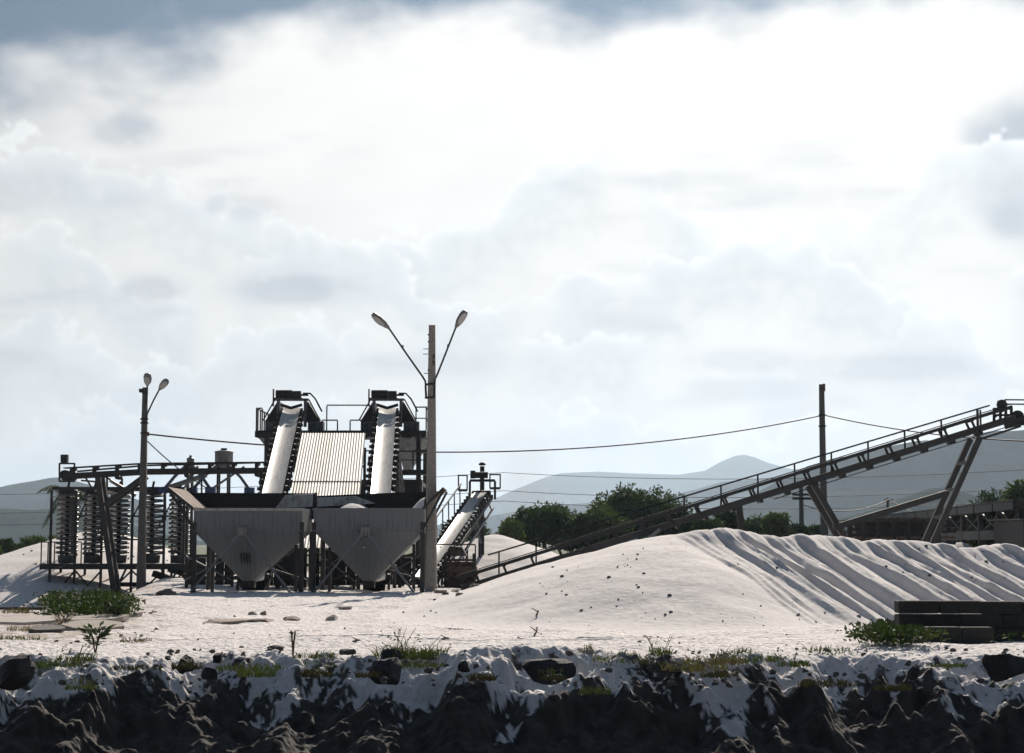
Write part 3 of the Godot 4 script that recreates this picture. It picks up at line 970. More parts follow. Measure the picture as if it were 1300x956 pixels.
func lift_conveyor(label: String, a: Vector3, b: Vector3, group: String) -> Node3D:
	var t := thing("lift_conveyor", label, "conveyor", Vector3(a.x, 0, a.z), group)
	var dir := (b - a).normalized()
	var side := dir.cross(Vector3.UP).normalized()
	var up := side.cross(dir).normalized()
	var w := 0.82
	belt_mesh(a, b, w, 0.08, 60, true)
	here(t, "belt", M.belt)
	# return run under it
	belt_mesh(a - up * 0.42, b - up * 0.42, 0.8, 0.0, 20, false)
	here(t, "return_belt", M.black_rubber)
	for s in [-1, 1]:
		bar(t, "stringer", a + side * s * 0.54 - up * 0.22, b + side * s * 0.54 - up * 0.22, 0.09, 0.2, M.frame_steel)
	var l := a.distance_to(b)
	var n := int(l / 0.85)
	for k in n:
		var c := a + dir * (0.5 + k * 0.85)
		var g := group_part(t, "idler")
		for s in [-1, 1]:
			bar(g, "bracket", c + side * s * 0.5 - up * 0.14, c + side * s * 0.53 + up * 0.1, 0.1, 0.1, M.dark_steel)
			tube(g, "roller", c + side * s * 0.2 - up * 0.1, c + side * s * 0.48 + up * 0.0, 0.06, M.dark_steel)
			block(g, "bearing", c + side * s * 0.6 - up * 0.04, Vector3(0.16, 0.14, 0.14), M.dark_steel)
		tube(g, "roller", c - side * 0.19 - up * 0.11, c + side * 0.19 - up * 0.11, 0.06, M.dark_steel)
		bar(g, "crossbar", c - side * 0.6 - up * 0.1 + dir * 0.06, c + side * 0.6 - up * 0.1 + dir * 0.06, 0.06, 0.05, M.dark_steel)
	# head: drum, gantry, drive
	tube(t, "head_drum", b - side * 0.52 - up * 0.22, b + side * 0.52 - up * 0.22, 0.22, M.dark_steel)
	var v0 := b - dir * 0.35 + up * 0.2
	for s in [-1, 1]:
		bar(t, "scraper_board", v0 + side * s * 0.5 + up * 0.06, v0 - dir * 0.35 + up * 0.0, 0.05, 0.14, M.black_rubber)
		bar(t, "gantry_post", b + side * s * 0.64 - Vector3(0, 0.9, 0), b + side * s * 0.64 + Vector3(0, 0.34, 0), 0.14, 0.14, M.panel_blue_grey)
	bar(t, "gantry_beam", b - side * 0.78 + Vector3(0, 0.4, 0), b + side * 0.78 + Vector3(0, 0.4, 0), 0.16, 0.12, M.panel_blue_grey)
	var m := b + Vector3(-0.28, 0.68, -0.1)
	tube(t, "motor", m - Vector3(0.5, 0, 0), m + Vector3(0.28, 0, 0), 0.19, M.dark_steel)
	block(t, "gearbox", m + Vector3(0.5, -0.04, 0), Vector3(0.4, 0.34, 0.36), M.dark_steel)
	for k in 5:
		lathe([[0.2, -0.015], [0.225, 0.0], [0.2, 0.015]], Vector3.ZERO, 14)
		var fin := put(t, "cooling_fin", done(), M.dark_steel)
		fin.transform = Transform3D(Basis(Vector3(0, 0, 1), PI / 2), m + Vector3(-0.42 + k * 0.13, 0, 0) - base)
	tube(t, "shaft", m + Vector3(0.7, -0.05, 0), m + Vector3(1.05, -0.05, 0), 0.05, M.dark_steel)
	bar(t, "motor_post", m + Vector3(-0.62, -0.6, 0), m + Vector3(-0.62, 0.24, 0), 0.07, 0.07, M.dark_steel)
	bar(t, "motor_base", m + Vector3(-0.6, -0.22, 0), m + Vector3(0.75, -0.22, 0), 0.4, 0.06, M.dark_steel)
	# dark hood over the chute, the boxes at its sides, and the chute's stay pipe
	var yb := b.y - 0.62
	for s in [-1, 1]:
		plate(t, "hood_side", [Vector3(b.x + s * 0.62, yb, b.z - 0.3), Vector3(b.x + s * 1.32, yb, b.z - 0.3), Vector3(b.x + s * 0.74, b.y + 0.32, b.z - 0.3), Vector3(b.x + s * 0.62, b.y + 0.32, b.z - 0.3)], Vector3(0, 0, -1.6), M.dark_steel)
		block(t, "chute_box", Vector3(b.x + s * 1.02 + 0.1, yb - 0.28, b.z - 0.55), Vector3(0.74, 0.55, 0.7), M.panel_blue_grey)
		bar(t, "handrail", Vector3(b.x + s * 0.8, b.y + 0.42, b.z + 0.02), Vector3(b.x + s * 1.36, yb + 0.02, b.z + 0.02), 0.06, 0.06, M.dark_steel)
	sweep(PackedVector3Array([m + Vector3(0.8, 0.02, 0.1), m + Vector3(1.15, 0.02, 0.1), m + Vector3(1.4, -0.25, 0.1), m + Vector3(1.72, -0.85, 0.1)]), 0.045, 0.045, 6)
	here(t, "conduit", M.dark_steel)
	# trestle
	for f in [0.16, 0.42, 0.68]:
		var c := a.lerp(b, f) - up * 0.34
		for s in [-1, 1]:
			bar(t, "trestle_leg", c + side * s * 0.6, Vector3(c.x + s * 0.7, -0.1, c.z), 0.13, 0.13, M.frame_steel)
		bar(t, "trestle_beam", c - side * 0.7, c + side * 0.7, 0.1, 0.12, M.frame_steel)
	return t


func corrugated(parent: Node3D, a: Vector3, across: Vector3, down: Vector3, w: float, l: float, m: Material, waves: int, amp: float, called := "sheet") -> void:
	# one corrugated sheet: a is a corner, ribs run along "down"
	var up := across.cross(down).normalized()
	if up.y < 0: up = -up
	var n := waves * 6
	for k in n:
		var u0 := float(k) / n
		var u1 := float(k + 1) / n
		var h0 := cos(u0 * waves * TAU) * amp
		var h1 := cos(u1 * waves * TAU) * amp
		var p0 := a + across * w * u0 + up * h0
		var p1 := a + across * w * u1 + up * h1
		quad(p0, p1, p1 + down * l, p0 + down * l, up)
		quad(p0 - up * 0.008, p1 - up * 0.008, p1 + down * l - up * 0.008, p0 + down * l - up * 0.008, -up)
		quad(p0, p1, p1 - up * 0.008, p0 - up * 0.008, -down)
		quad(p0 + down * l, p1 + down * l, p1 + down * l - up * 0.008, p0 + down * l - up * 0.008, down)
	here(parent, called, m)


func make_tower() -> void:
	var la := Vector3(-9.35, 0.34, -68.6)
	var lb := P(370.5, 518, 90.0)
	var ra := Vector3(-4.98, 0.34, -68.6)
	var rb := P(492, 518, 90.0)
	lift_conveyor("inclined belt with black idlers climbing from hopper with grille", la, lb, "inclined belts")
	lift_conveyor("inclined belt with black idlers climbing from hopper beside lamp post", ra, rb, "inclined belts")
	# the roof of corrugated sheets between the two belts
	var dir := (lb - la).normalized()
	var side := Vector3(1, 0, 0)
	var f0 := (72.2 - 68.6) / (90.0 - 68.6)
	var f1 := (85.7 - 68.6) / (90.0 - 68.6)
	var hi := la.lerp(lb, f1)
	var t := thing("sheet_roof", "sloping roof of pale corrugated sheets between the two belts", "roof", Vector3(-7.6, 0, -79))
	var x0 := 0.76
	var wid := ra.x - la.x - 1.5
	var ll := hi.distance_to(la.lerp(lb, f0))
	var lens := [ll * 0.485, ll * 0.3, ll * 0.28]
	var seen_l := 0.0
	for r in 3:
		for c in 4:
			var a := hi - dir * seen_l + side * (x0 + wid * c / 4.0) + Vector3(0, 0.12 - 0.03 * r + 0.0, 0)
			corrugated(t, a, side, -dir, wid / 4.0 - 0.004, lens[r], M.sheet if (c + r) % 3 != 1 else M.sheet_worn, 6, 0.013)
		seen_l += lens[r] - 0.22
	for k in 7:
		var c := hi - dir * (ll * k / 6.5) + Vector3(0, -0.06, 0)
		bar(t, "purlin", c + side * 0.7, c + side * (x0 + wid + 0.1), 0.08, 0.1, M.frame_steel)
	for s in [x0, x0 + wid]:
		for k in 3:
			var c: Vector3 = hi - dir * (ll * (0.1 + 0.36 * k)) + side * s
			bar(t, "post", Vector3(c.x, 0, c.z), c - Vector3(0, 0.12, 0), 0.12, 0.12, M.frame_steel)

	# the high platform with its bins
	var yd := P(400, 548, 89.2).y
	t = thing("steel_tower", "steel platform with railings and bins at the belt heads", "tower", Vector3(-8, 0, -92))
	var x_l := P(324, 546, 89.2).x
	var x_r := P(541, 546, 89.2).x
	var df := 89.2
	var db := 96.3
	plate(t, "deck", [Vector3(x_l, yd, -df), Vector3(x_r, yd, -df), Vector3(x_r, yd, -db), Vector3(x_l, yd, -db)], Vector3(0, 0.06, 0), M.frame_steel)
	bar(t, "edge_beam", Vector3(x_l, yd - 0.13, -df + 0.06), Vector3(x_r, yd - 0.13, -df + 0.06), 0.12, 0.27, M.dark_steel)
	bar(t, "edge_beam", Vector3(x_l + 0.06, yd - 0.13, -df - 0.02), Vector3(x_l + 0.06, yd - 0.13, -db), 0.12, 0.25, M.dark_steel)
	bar(t, "edge_beam", Vector3(x_r - 0.06, yd - 0.13, -df - 0.02), Vector3(x_r - 0.06, yd - 0.13, -db), 0.12, 0.25, M.dark_steel)
	var w := 0.06
	railing(t, [Vector3(x_l + 0.05, yd + 0.06, -db), Vector3(x_l + 0.05, yd + 0.06, -df)], 1.05, 1.4, w, M.dark_steel, false)
	railing(t, [Vector3(x_l + 0.12, yd + 0.06, -df), Vector3(lb.x - 1.3, yd + 0.06, -df)], 1.05, 1.5, w, M.dark_steel, false)
	railing(t, [Vector3(lb.x + 1.2, yd + 0.06, -db + 1.5), Vector3(rb.x - 1.2, yd + 0.06, -db + 1.5)], 1.6, 2.1, w, M.dark_steel, false)
	var ra0 := P(409, 548, df)
	var ra1 := P(428.5, 548, df)
	railing(t, [Vector3(ra0.x, yd + 0.06, -df + 0.04), Vector3(ra1.x, yd + 0.06, -df + 0.04)], 0.48, 3.0, w, M.dark_steel, false)
	ra0 = P(444.5, 548, df)
	ra1 = P(460, 548, df)
	railing(t, [Vector3(ra0.x, yd + 0.06, -df + 0.04), Vector3(ra1.x, yd + 0.06, -df + 0.04)], 0.48, 3.0, w, M.dark_steel, false)
	railing(t, [Vector3(rb.x + 1.4, yd + 0.06, -df), Vector3(x_r, yd + 0.06, -df), Vector3(x_r, yd + 0.06, -db)], 1.1, 1.6, w, M.dark_steel, true)
	# bins under the deck: upside-down frusta
	for q in [[x_l + 0.1, x_l + 3.0, x_l + 1.1, x_l + 1.9], [P(505, 0, df).x, x_r - 0.12, P(512, 0, df).x, P(519, 0, df).x]]:
		var g := group_part(t, "bin")
		var y0 := yd - 0.27
		var y2: float = y0 - 1.5
		var z0 := -df - 0.5
		var z1 := -db + 1.0
		var zm := (z0 + z1) * 0.5
		plate(g, "bin_wall", [Vector3(q[0], y0, z0), Vector3(q[1], y0, z0), Vector3(q[3], y2, zm + 0.5), Vector3(q[2], y2, zm + 0.5)], Vector3(0, 0, -0.03), M.panel_blue_grey)
		plate(g, "bin_wall", [Vector3(q[0], y0, z0 - 0.03), Vector3(q[0], y0, z1), Vector3(q[2], y2, zm - 0.5), Vector3(q[2], y2, zm + 0.47)], Vector3(0.03, 0, 0), M.panel_blue_grey)
		plate(g, "bin_wall", [Vector3(q[1], y0, z0 - 0.03), Vector3(q[1], y0, z1), Vector3(q[3], y2, zm - 0.5), Vector3(q[3], y2, zm + 0.47)], Vector3(-0.03, 0, 0), M.panel_blue_grey)
		plate(g, "bin_wall", [Vector3(q[0], y0, z1), Vector3(q[1], y0, z1), Vector3(q[3], y2, zm - 0.5), Vector3(q[2], y2, zm - 0.5)], Vector3(0, 0, 0.03), M.panel_blue_grey)
	# columns and bracing
	var cols := [x_l + 0.5, -8.0, x_r - 0.35]
	for x in cols:
		for d in [df + 0.4, db - 0.4]:
			bar(t, "column", Vector3(x, -0.6, -d), Vector3(x, yd - 0.28, -d), 0.2, 0.2, M.frame_steel)
	for y in [2.4, 4.6]:
		for k in 2:
			bar(t, "beam", Vector3(cols[k], y, -df - 0.4), Vector3(cols[k + 1], y, -df - 0.4), 0.12, 0.2, M.frame_steel)
			bar(t, "beam", Vector3(cols[k], y, -db + 0.4), Vector3(cols[k + 1], y, -db + 0.4), 0.12, 0.2, M.frame_steel)
		for x in cols:
			bar(t, "beam", Vector3(x, y - 0.02, -df - 0.5), Vector3(x, y - 0.02, -db + 0.5), 0.12, 0.18, M.frame_steel)
	for k in 2:
		bar(t, "brace", Vector3(cols[k], 0.2, -df - 0.55), Vector3(cols[k + 1], 2.3, -df - 0.55), 0.09, 0.09, M.frame_steel)
		bar(t, "brace", Vector3(cols[k + 1], 0.2, -df - 0.68), Vector3(cols[k], 2.3, -df - 0.68), 0.09, 0.09, M.frame_steel)
		bar(t, "brace", Vector3(cols[k], 2.6, -df - 0.55), Vector3(cols[k + 1], 4.5, -df - 0.55), 0.09, 0.09, M.frame_steel)
	# the lower gallery beside the post
	var y1 := P(520, 603, 88.5).y
	var gx0 := P(503, 600, 88.5).x
	var gx1 := P(549, 600, 88.5).x
	plate(t, "lower_deck", [Vector3(gx0, y1, -87.2), Vector3(gx1, y1, -87.2), Vector3(gx1, y1, -89.0), Vector3(gx0, y1, -89.0)], Vector3(0, 0.2, 0), M.dark_steel)
	bar(t, "canopy", Vector3(gx1 - 0.8, y1 + 1.05, -87.6), Vector3(gx1 + 0.15, y1 + 1.05, -87.6), 1.4, 0.1, M.frame_steel)
	railing(t, [Vector3(gx0, y1 + 0.2, -87.25), Vector3(gx1, y1 + 0.2, -87.25)], 0.85, 0.9, 0.06, M.dark_steel, true)
	bar(t, "column", Vector3(gx1 - 0.05, -0.2, -87.6), Vector3(gx1 - 0.05, y1, -87.6), 0.18, 0.18, M.frame_steel)
	bar(t, "column", Vector3(P(531, 600, 87.6).x, -0.2, -87.6), Vector3(P(531, 600, 87.6).x, P(531, 552, 87.6).y, -87.6), 0.2, 0.2, M.frame_steel)
	bar(t, "brace", Vector3(P(514, 0, 87.5).x, P(0, 572, 87.5).y, -87.5), Vector3(P(530, 0, 87.5).x, P(0, 556, 87.5).y, -87.5), 0.3, 0.2, M.pale_steel)
	# screens and boxes under the gallery
	block(t, "screen_box", Vector3(P(522, 0, 88.4).x, P(0, 620, 88.4).y, -88.4), Vector3(1.3, 0.8, 1.2), M.frame_steel)
	tube(t, "pipe", Vector3(P(508, 0, 87).x, P(0, 575, 87).y, -87), Vector3(P(516, 0, 87).x, P(0, 640, 87).y, -87), 0.14, M.tank_grey)
	block(t, "chute", Vector3(P(536, 0, 86.5).x, P(0, 650, 86.5).y, -86.5), Vector3(0.9, 1.1, 1.0), M.dark_steel)

	# dark machinery frames standing behind the hoppers
	for q in [[250.0, 306.0, 74.0, "square steel frame with cross bracing behind hopper with grille"], [334.0, 388.0, 72.0, "narrow panelled frame standing between the two hoppers"], [402.0, 456.0, 73.0, "panelled steel frame behind hopper beside lamp post"], [488.0, 536.0, 74.0, "open braced frame beside the foot of tall lamp post"]]:
		var d: float = q[2]
		var xa := P(q[0], 0, d).x
		var xb := P(q[1], 0, d).x
		var yt := P(0, 694.0 if q[0] > 300 and q[0] < 480 else 706.0, d).y
		t = thing("support_frame", q[3], "frame", Vector3((xa + xb) * 0.5, 0, -d), "frames behind the hoppers")
		for x in [xa, (xa + xb) * 0.5, xb]:
			for dd in [d, d + 2.2]:
				bar(t, "post", Vector3(x, -0.1, -dd), Vector3(x, yt, -dd), 0.12, 0.12, M.frame_steel)
		for y in [0.35, yt * 0.55, yt]:
			bar(t, "rail", Vector3(xa - 0.1, y, -d + 0.09), Vector3(xb + 0.1, y, -d + 0.09), 0.06, 0.1, M.frame_steel)
			bar(t, "rail", Vector3(xa - 0.1, y, -d - 2.29), Vector3(xb + 0.1, y, -d - 2.29), 0.06, 0.1, M.frame_steel)
		bar(t, "brace", Vector3(xa, 0.3, -d + 0.16), Vector3(xb, yt, -d + 0.16), 0.06, 0.06, M.grey_steel)
		bar(t, "brace", Vector3(xb, 0.3, -d + 0.23), Vector3(xa, yt, -d + 0.23), 0.06, 0.06, M.grey_steel)
		if true:
			var n := 5
			for k in n:
				var xx := lerpf(xa, xb, float(k) / n)
				plate(t, "panel", [Vector3(xx + 0.01, 0.1, -d - 0.3), Vector3(xx + (xb - xa) / n - 0.01, 0.1, -d - 0.3), Vector3(xx + (xb - xa) / n - 0.01, yt - 0.06, -d - 0.3), Vector3(xx + 0.01, yt - 0.06, -d - 0.3)], Vector3(0, 0, -0.04), M.dark_steel)


# ------------------------------------------------------------------ the spiral house
func spiral_mesh(h: float, r: float, turns: float, starts: int) -> ArrayMesh:
	var prof := [[0.16, 0.05], [0.4, -0.03], [0.72, -0.02], [0.94, 0.02], [1.0, 0.07], [1.02, 0.06], [1.0, -0.04], [0.72, -0.065], [0.4, -0.065], [0.16, 0.01]]
	for s in starts:
		var n := int(turns * 22)
		var prev := []
		for k in n + 1:
			var f := float(k) / n
			var a := TAU * (turns * f + float(s) / starts)
			var ring := []
			for q in prof:
				ring.append(Vector3(cos(a) * q[0] * r, h * (1.0 - f) + q[1] * 0.9, sin(a) * q[0] * r))
			if prev.size():
				var am := a - PI * turns / n
				for i in prof.size():
					var j := (i + 1) % prof.size()
					var out := Vector3.UP if i < 3 else (Vector3(cos(am), 0.3, sin(am)) if i < 5 else (Vector3(cos(am), -0.8, sin(am)) if i < 7 else Vector3.DOWN))
					quad(prev[i], prev[j], ring[j], ring[i], out)
			prev = ring
	return done()


func make_spirals() -> void:
	var d0 := 98.0
	var yd := P(150, 717, d0 - 1.0).y
	var yt := P(150, 626, d0).y
	var xs := [101.5, 134.5, 165.0, 206.0, 240.0]
	var sm := spiral_mesh(yt - yd - 0.55, 0.56, 13.0, 1)
	var wide := spiral_mesh(yt - yd - 0.45, 0.65, 12.0, 1)
	var names := ["ribbed spiral separator at the railed end of platform, beside palm", "ribbed spiral separator half behind the slanting conveyor leg", "ribbed spiral separator between slanting leg and lamp post", "widest dark spiral separator just past the lamp post", "ribbed spiral separator tucked behind the hopper wing"]
	for k in 5:
		var row := 0
		var x := P(xs[k % 5], 0, d0).x + (0.25 if row else 0.0)
		var at := Vector3(x, yd + 0.06, -(d0 + 0.1 + row * 2.2))
		var t := thing("spiral_separator", names[k] if row == 0 else "dark spiral separator in the rear row of platform", "spiral separator", at, "spiral separators on the platform" if row == 0 else "rear row of spiral separators")
		var big := k % 5 == 3
		var o := put(t, "trough", wide if big else sm, M.spiral_plastic)
		o.position.y = 0.42
		o.rotation.y = 1.3 * k
		tube(t, "column", at, at + Vector3(0, yt - yd + 0.1, 0), 0.1, M.dark_steel)
		lathe([[0.12, 0.0], [0.42, 0.02], [0.46, 0.4], [0.5, 0.42]], at, 16)
		here(t, "collection_box", M.panel_blue_grey)
		lathe([[0.5, yt - yd - 0.12], [0.5, yt - yd + 0.12], [0.14, yt - yd + 0.2], [0.02, yt - yd + 0.2]], at, 16)
		here(t, "feed_box", M.dark_steel)
		tube(t, "feed_pipe", at + Vector3(0, yt - yd + 0.15, 0.1), at + Vector3(0.1, yt - yd + 0.55, 0.2), 0.06, M.dark_steel)
	# its platform
	var xl := P(69, 0, d0 - 1.4).x
	var xr := P(252, 0, d0 - 1.4).x
	var df := d0 - 1.3
	var db := d0 + 1.5
	var t := thing("spiral_platform", "dark steel platform carrying the spiral separators on braced legs", "platform", Vector3((xl + xr) * 0.5, -1.4, -d0))
	plate(t, "deck", [Vector3(xl, yd, -df), Vector3(xr, yd, -df), Vector3(xr, yd, -db), Vector3(xl, yd, -db)], Vector3(0, 0.05, 0), M.frame_steel)
	bar(t, "edge_beam", Vector3(xl, yd - 0.11, -df + 0.06), Vector3(xr, yd - 0.11, -df + 0.06), 0.1, 0.24, M.dark_steel)
	bar(t, "edge_beam", Vector3(xl + 0.05, yd - 0.11, -df), Vector3(xl + 0.05, yd - 0.11, -db), 0.1, 0.22, M.dark_steel)
	railing(t, [Vector3(xl + 0.05, yd + 0.05, -db), Vector3(xl + 0.05, yd + 0.05, -df), Vector3(P(120, 0, df).x, yd + 0.05, -df)], 1.1, 1.3, 0.055, M.dark_steel, false)
	railing(t, [Vector3(P(195, 0, df).x, yd + 0.05, -df), Vector3(P(222, 0, df).x, yd + 0.05, -df)], 1.1, 0.8, 0.055, M.dark_steel, false)
	var cols := [88.0, 118.0, 150.0, 187.0, 226.0, 250.0]
	for k in cols.size():
		var x := P(cols[k], 0, d0).x
		for d in [df + 0.25, db - 0.2]:
			bar(t, "leg", Vector3(x, -1.7, -d), Vector3(x, yt + (0.2 if d > df + 1 else 0.1), -d), 0.12, 0.12, M.dark_steel)
		if k > 0:
			var x0 := P(cols[k - 1], 0, d0).x
			bar(t, "brace", Vector3(x0, -1.2, -df - 0.33), Vector3(x, yd - 0.3, -df - 0.33), 0.08, 0.08, M.dark_steel)
			if k % 2 == 0:
				bar(t, "brace", Vector3(x, -1.2, -df - 0.43), Vector3(x0, yd - 0.3, -df - 0.43), 0.08, 0.08, M.dark_steel)
			bar(t, "brace", Vector3(x0, yd + 0.3, -db + 0.1), Vector3(x, yt - 0.3, -db + 0.1), 0.07, 0.07, M.dark_steel)
	for d in [df + 0.25, db - 0.2]:
		bar(t, "top_beam", Vector3(P(88, 0, d0).x, yt + 0.22, -d), Vector3(P(250, 0, d0).x, yt + 0.22, -d), 0.1, 0.14, M.dark_steel)
	for y in [0.35, 0.68]:
		bar(t, "side_rail", Vector3(P(88, 0, d0).x, lerpf(yd, yt, y), -db + 0.3), Vector3(P(250, 0, d0).x, lerpf(yd, yt, y), -db + 0.3), 0.06, 0.08, M.dark_steel)
	# launders, pipes and a screen below the deck
	for q in [[195.0, 728.0, 262.0, 752.0], [215.0, 722.0, 268.0, 738.0]]:
		var a := P(q[0], q[1], df + 0.8)
		var b := P(q[2], q[3], df + 0.5)
		bar(t, "launder", a, b, 0.5, 0.3, M.dark_steel)
	for q in [[205.0, 722.0, 225.0, 768.0], [225.0, 722.0, 205.0, 768.0], [240.0, 740.0, 262.0, 768.0], [262.0, 722.0, 232.0, 765.0], [160.0, 722.0, 138.0, 768.0]]:
		bar(t, "brace", P(q[0], q[1], df + 0.1), P(q[2], q[3], df + 0.1), 0.1, 0.1, M.dark_steel)
	bar(t, "cross_beam", P(148, 742, df + 0.5), P(205, 742, df + 0.5), 0.25, 0.22, M.frame_steel)
	block(t, "sump_box", P(112, 764, df - 3.5), Vector3(1.1, 0.5, 0.9), M.panel_blue_grey)
	for q in [[121.0, 622.0, 165.0, 628.0], [140.0, 610.0, 172.0, 626.0]]:
		bar(t, "launder", P(q[0], q[1], d0 - 0.8), P(q[2], q[3] + 3.0, d0 - 0.8), 0.35, 0.16, M.pale_steel)
	for q in [[108.0, 605.0, 118.0, 622.0], [120.0, 598.0, 146.0, 612.0], [103.0, 610.0, 128.0, 612.0], [136.0, 598.0, 136.0, 622.0], [155.0, 607.0, 155.0, 624.0]]:
		bar(t, "stay", P(q[0], q[1], d0 - 0.3), P(q[2], q[3], d0 - 0.3), 0.09, 0.09, M.dark_steel)

	# the feed conveyor above
	var dc := 95.4
	var a := P(80, 607, dc)
	var b := P(185, 604.5, dc)
	var c := P(345, 590, dc)
	t = thing("feed_conveyor", "dark level conveyor running over the spirals to the tower", "conveyor", Vector3(a.x, -1.4, -dc))
	a = P(82, 605, dc)
	b = P(185, 599, dc)
	c = P(345, 597.5, dc)
	for q in [[a, b], [b, c]]:
		for z in [-0.45, 0.45]:
			bar(t, "chord", q[0] + Vector3(0, 0, z), q[1] + Vector3(0, 0, z), 0.12, 0.27, M.dark_steel)
		bar(t, "belt", q[0] + Vector3(0, 0.42, 0), q[1] + Vector3(0, 0.42, 0), 0.75, 0.05, M.black_rubber)
	for k in 9:
		var f := (k + 0.4) / 9.0
		var p := a.lerp(b, f / 0.4) if f < 0.4 else b.lerp(c, (f - 0.4) / 0.6)
		var g := group_part(t, "idler")
		bar(g, "bracket", p + Vector3(0, 0.1, 0.42), p + Vector3(0, 0.42, 0.42), 0.18, 0.18, M.dark_steel)
		tube(g, "roller", p + Vector3(0, 0.34, -0.4), p + Vector3(0, 0.34, 0.4), 0.09, M.dark_steel)
		if k % 3 == 2:
			tube(g, "return_roller", p + Vector3(0, -0.2, -0.4), p + Vector3(0, -0.2, 0.4), 0.12, M.dark_steel)
	bar(t, "top_rail", P(98, 598.5, dc - 0.4), P(185, 591, dc - 0.4), 0.06, 0.09, M.dark_steel)
	bar(t, "top_rail", P(185, 591, dc - 0.4), P(345, 587, dc - 0.4), 0.06, 0.09, M.dark_steel)
	# tail cage with the motor
	for x in [75.5, 94.5]:
		for z in [-0.45, 0.45]:
			bar(t, "cage_post", P(x, 611, dc + z), P(x, 588, dc + z), 0.08, 0.08, M.dark_steel)
	for y in [588.5, 611.0]:
		for z in [-0.45, 0.45]:
			bar(t, "cage_rail", P(75, y, dc + z), P(95, y, dc + z), 0.08, 0.08, M.dark_steel)
	tube(t, "tail_drum", P(84, 603, dc) - Vector3(0, 0, 0.42), P(84, 603, dc) + Vector3(0, 0, 0.42), 0.24, M.dark_steel)
	tube(t, "motor", P(78, 584, dc), P(86, 584.5, dc), 0.2, M.dark_steel)
	block(t, "gearbox", P(82, 580.5, dc), Vector3(0.34, 0.26, 0.34), M.dark_steel)
	block(t, "scraper_box", P(88, 606, dc), Vector3(0.6, 0.3, 0.7), M.dark_steel)
	# its slanting legs
	for z in [-0.5, 0.5]:
		bar(t, "leg", P(127, 606, dc) + Vector3(0, 0, z), P(150, 769, dc) + Vector3(0, 0, z), 0.26, 0.24, M.frame_steel)
		bar(t, "knee_brace", P(185, 605, dc) + Vector3(0, 0, z), P(136, 641, dc) + Vector3(0, 0, z), 0.2, 0.2, M.frame_steel)
	bar(t, "cross_beam", P(142, 702, dc - 0.5), P(142, 702, dc + 0.5), 0.14, 0.14, M.frame_steel)
	var last := P(332, 600, dc)
	bar(t, "leg", Vector3(last.x, -0.3, -dc), last, 0.18, 0.18, M.frame_steel)

	# two cyclone tanks standing behind
	for q in [[241.5, 9.5, 587.0, 582.0, 97.5, "small drum tank on splayed legs above the hopper wing"], [284.0, 23.0, 588.0, 573.0, 98.5, "larger round drum tank on splayed legs above the hoppers"]]:
		var d: float = q[4]
		var r: float = q[1] / 2400.0 * d * 0.5
		var y0 := P(q[0], q[2], d).y
		var y1 := P(q[0], q[3], d).y
		var x := P(q[0], 600, d).x
		t = thing("drum_tank", q[5], "tank", Vector3(x, -1.0, -d))
		lathe([[0.05, y0 - 0.55], [r * 0.5, y0 - 0.45], [r, y0], [r, y1 - 0.06], [r * 1.06, y1 - 0.05], [r * 1.06, y1], [r * 0.4, y1 + 0.06], [0.01, y1 + 0.07]], Vector3(x, 0, -d), 24)
		here(t, "drum", M.tank_grey)
		block(t, "lid_flange", Vector3(x, y1 + 0.1, -d), Vector3(r * 0.6, 0.12, r * 0.6), M.dark_steel)
		for s in [-1, 1]:
			for z in [-1, 1]:
				bar(t, "leg", Vector3(x + s * r * 0.55, y0 - 0.1, -d + z * r * 0.6), Vector3(x + s * r * 0.6, 1.2, -d + z * r * 0.7), 0.1, 0.1, M.dark_steel)
			sweep(PackedVector3Array([Vector3(x + s * r * 0.6, y0 - 0.12, -d + 0.3), Vector3(x + s * (r + 0.5), y0 - 0.75, -d + 0.6), Vector3(x + s * (r + 0.95), y0 - 1.35, -d + 0.8)]), 0.085, 0.085, 8)
			here(t, "pipe", M.panel_blue_grey)
			block(t, "valve", Vector3(x + s * (r + 1.0), y0 - 1.45, -d + 0.85), Vector3(0.5, 0.32, 0.4), M.blue_paint)
		bar(t, "stay", Vector3(x - r, y0 - 1.3, -d + 0.4), Vector3(x + r * 2.4, y0 - 0.2, -d + 0.4), 0.11, 0.11, M.grey_steel)
	t = thing("launder_pipe", "pale inclined pipe crossing beneath the drum tanks", "pipe", P(197, 624, 97))
	tube(t, "pipe", P(205, 622, 97), P(262, 603, 97), 0.13, M.grey_steel)
	for q in [[210.0, 620.0], [256.0, 605.0]]:
		bar(t, "hanger", P(q[0], q[1], 97), P(q[0], 660, 97), 0.08, 0.08, M.dark_steel)


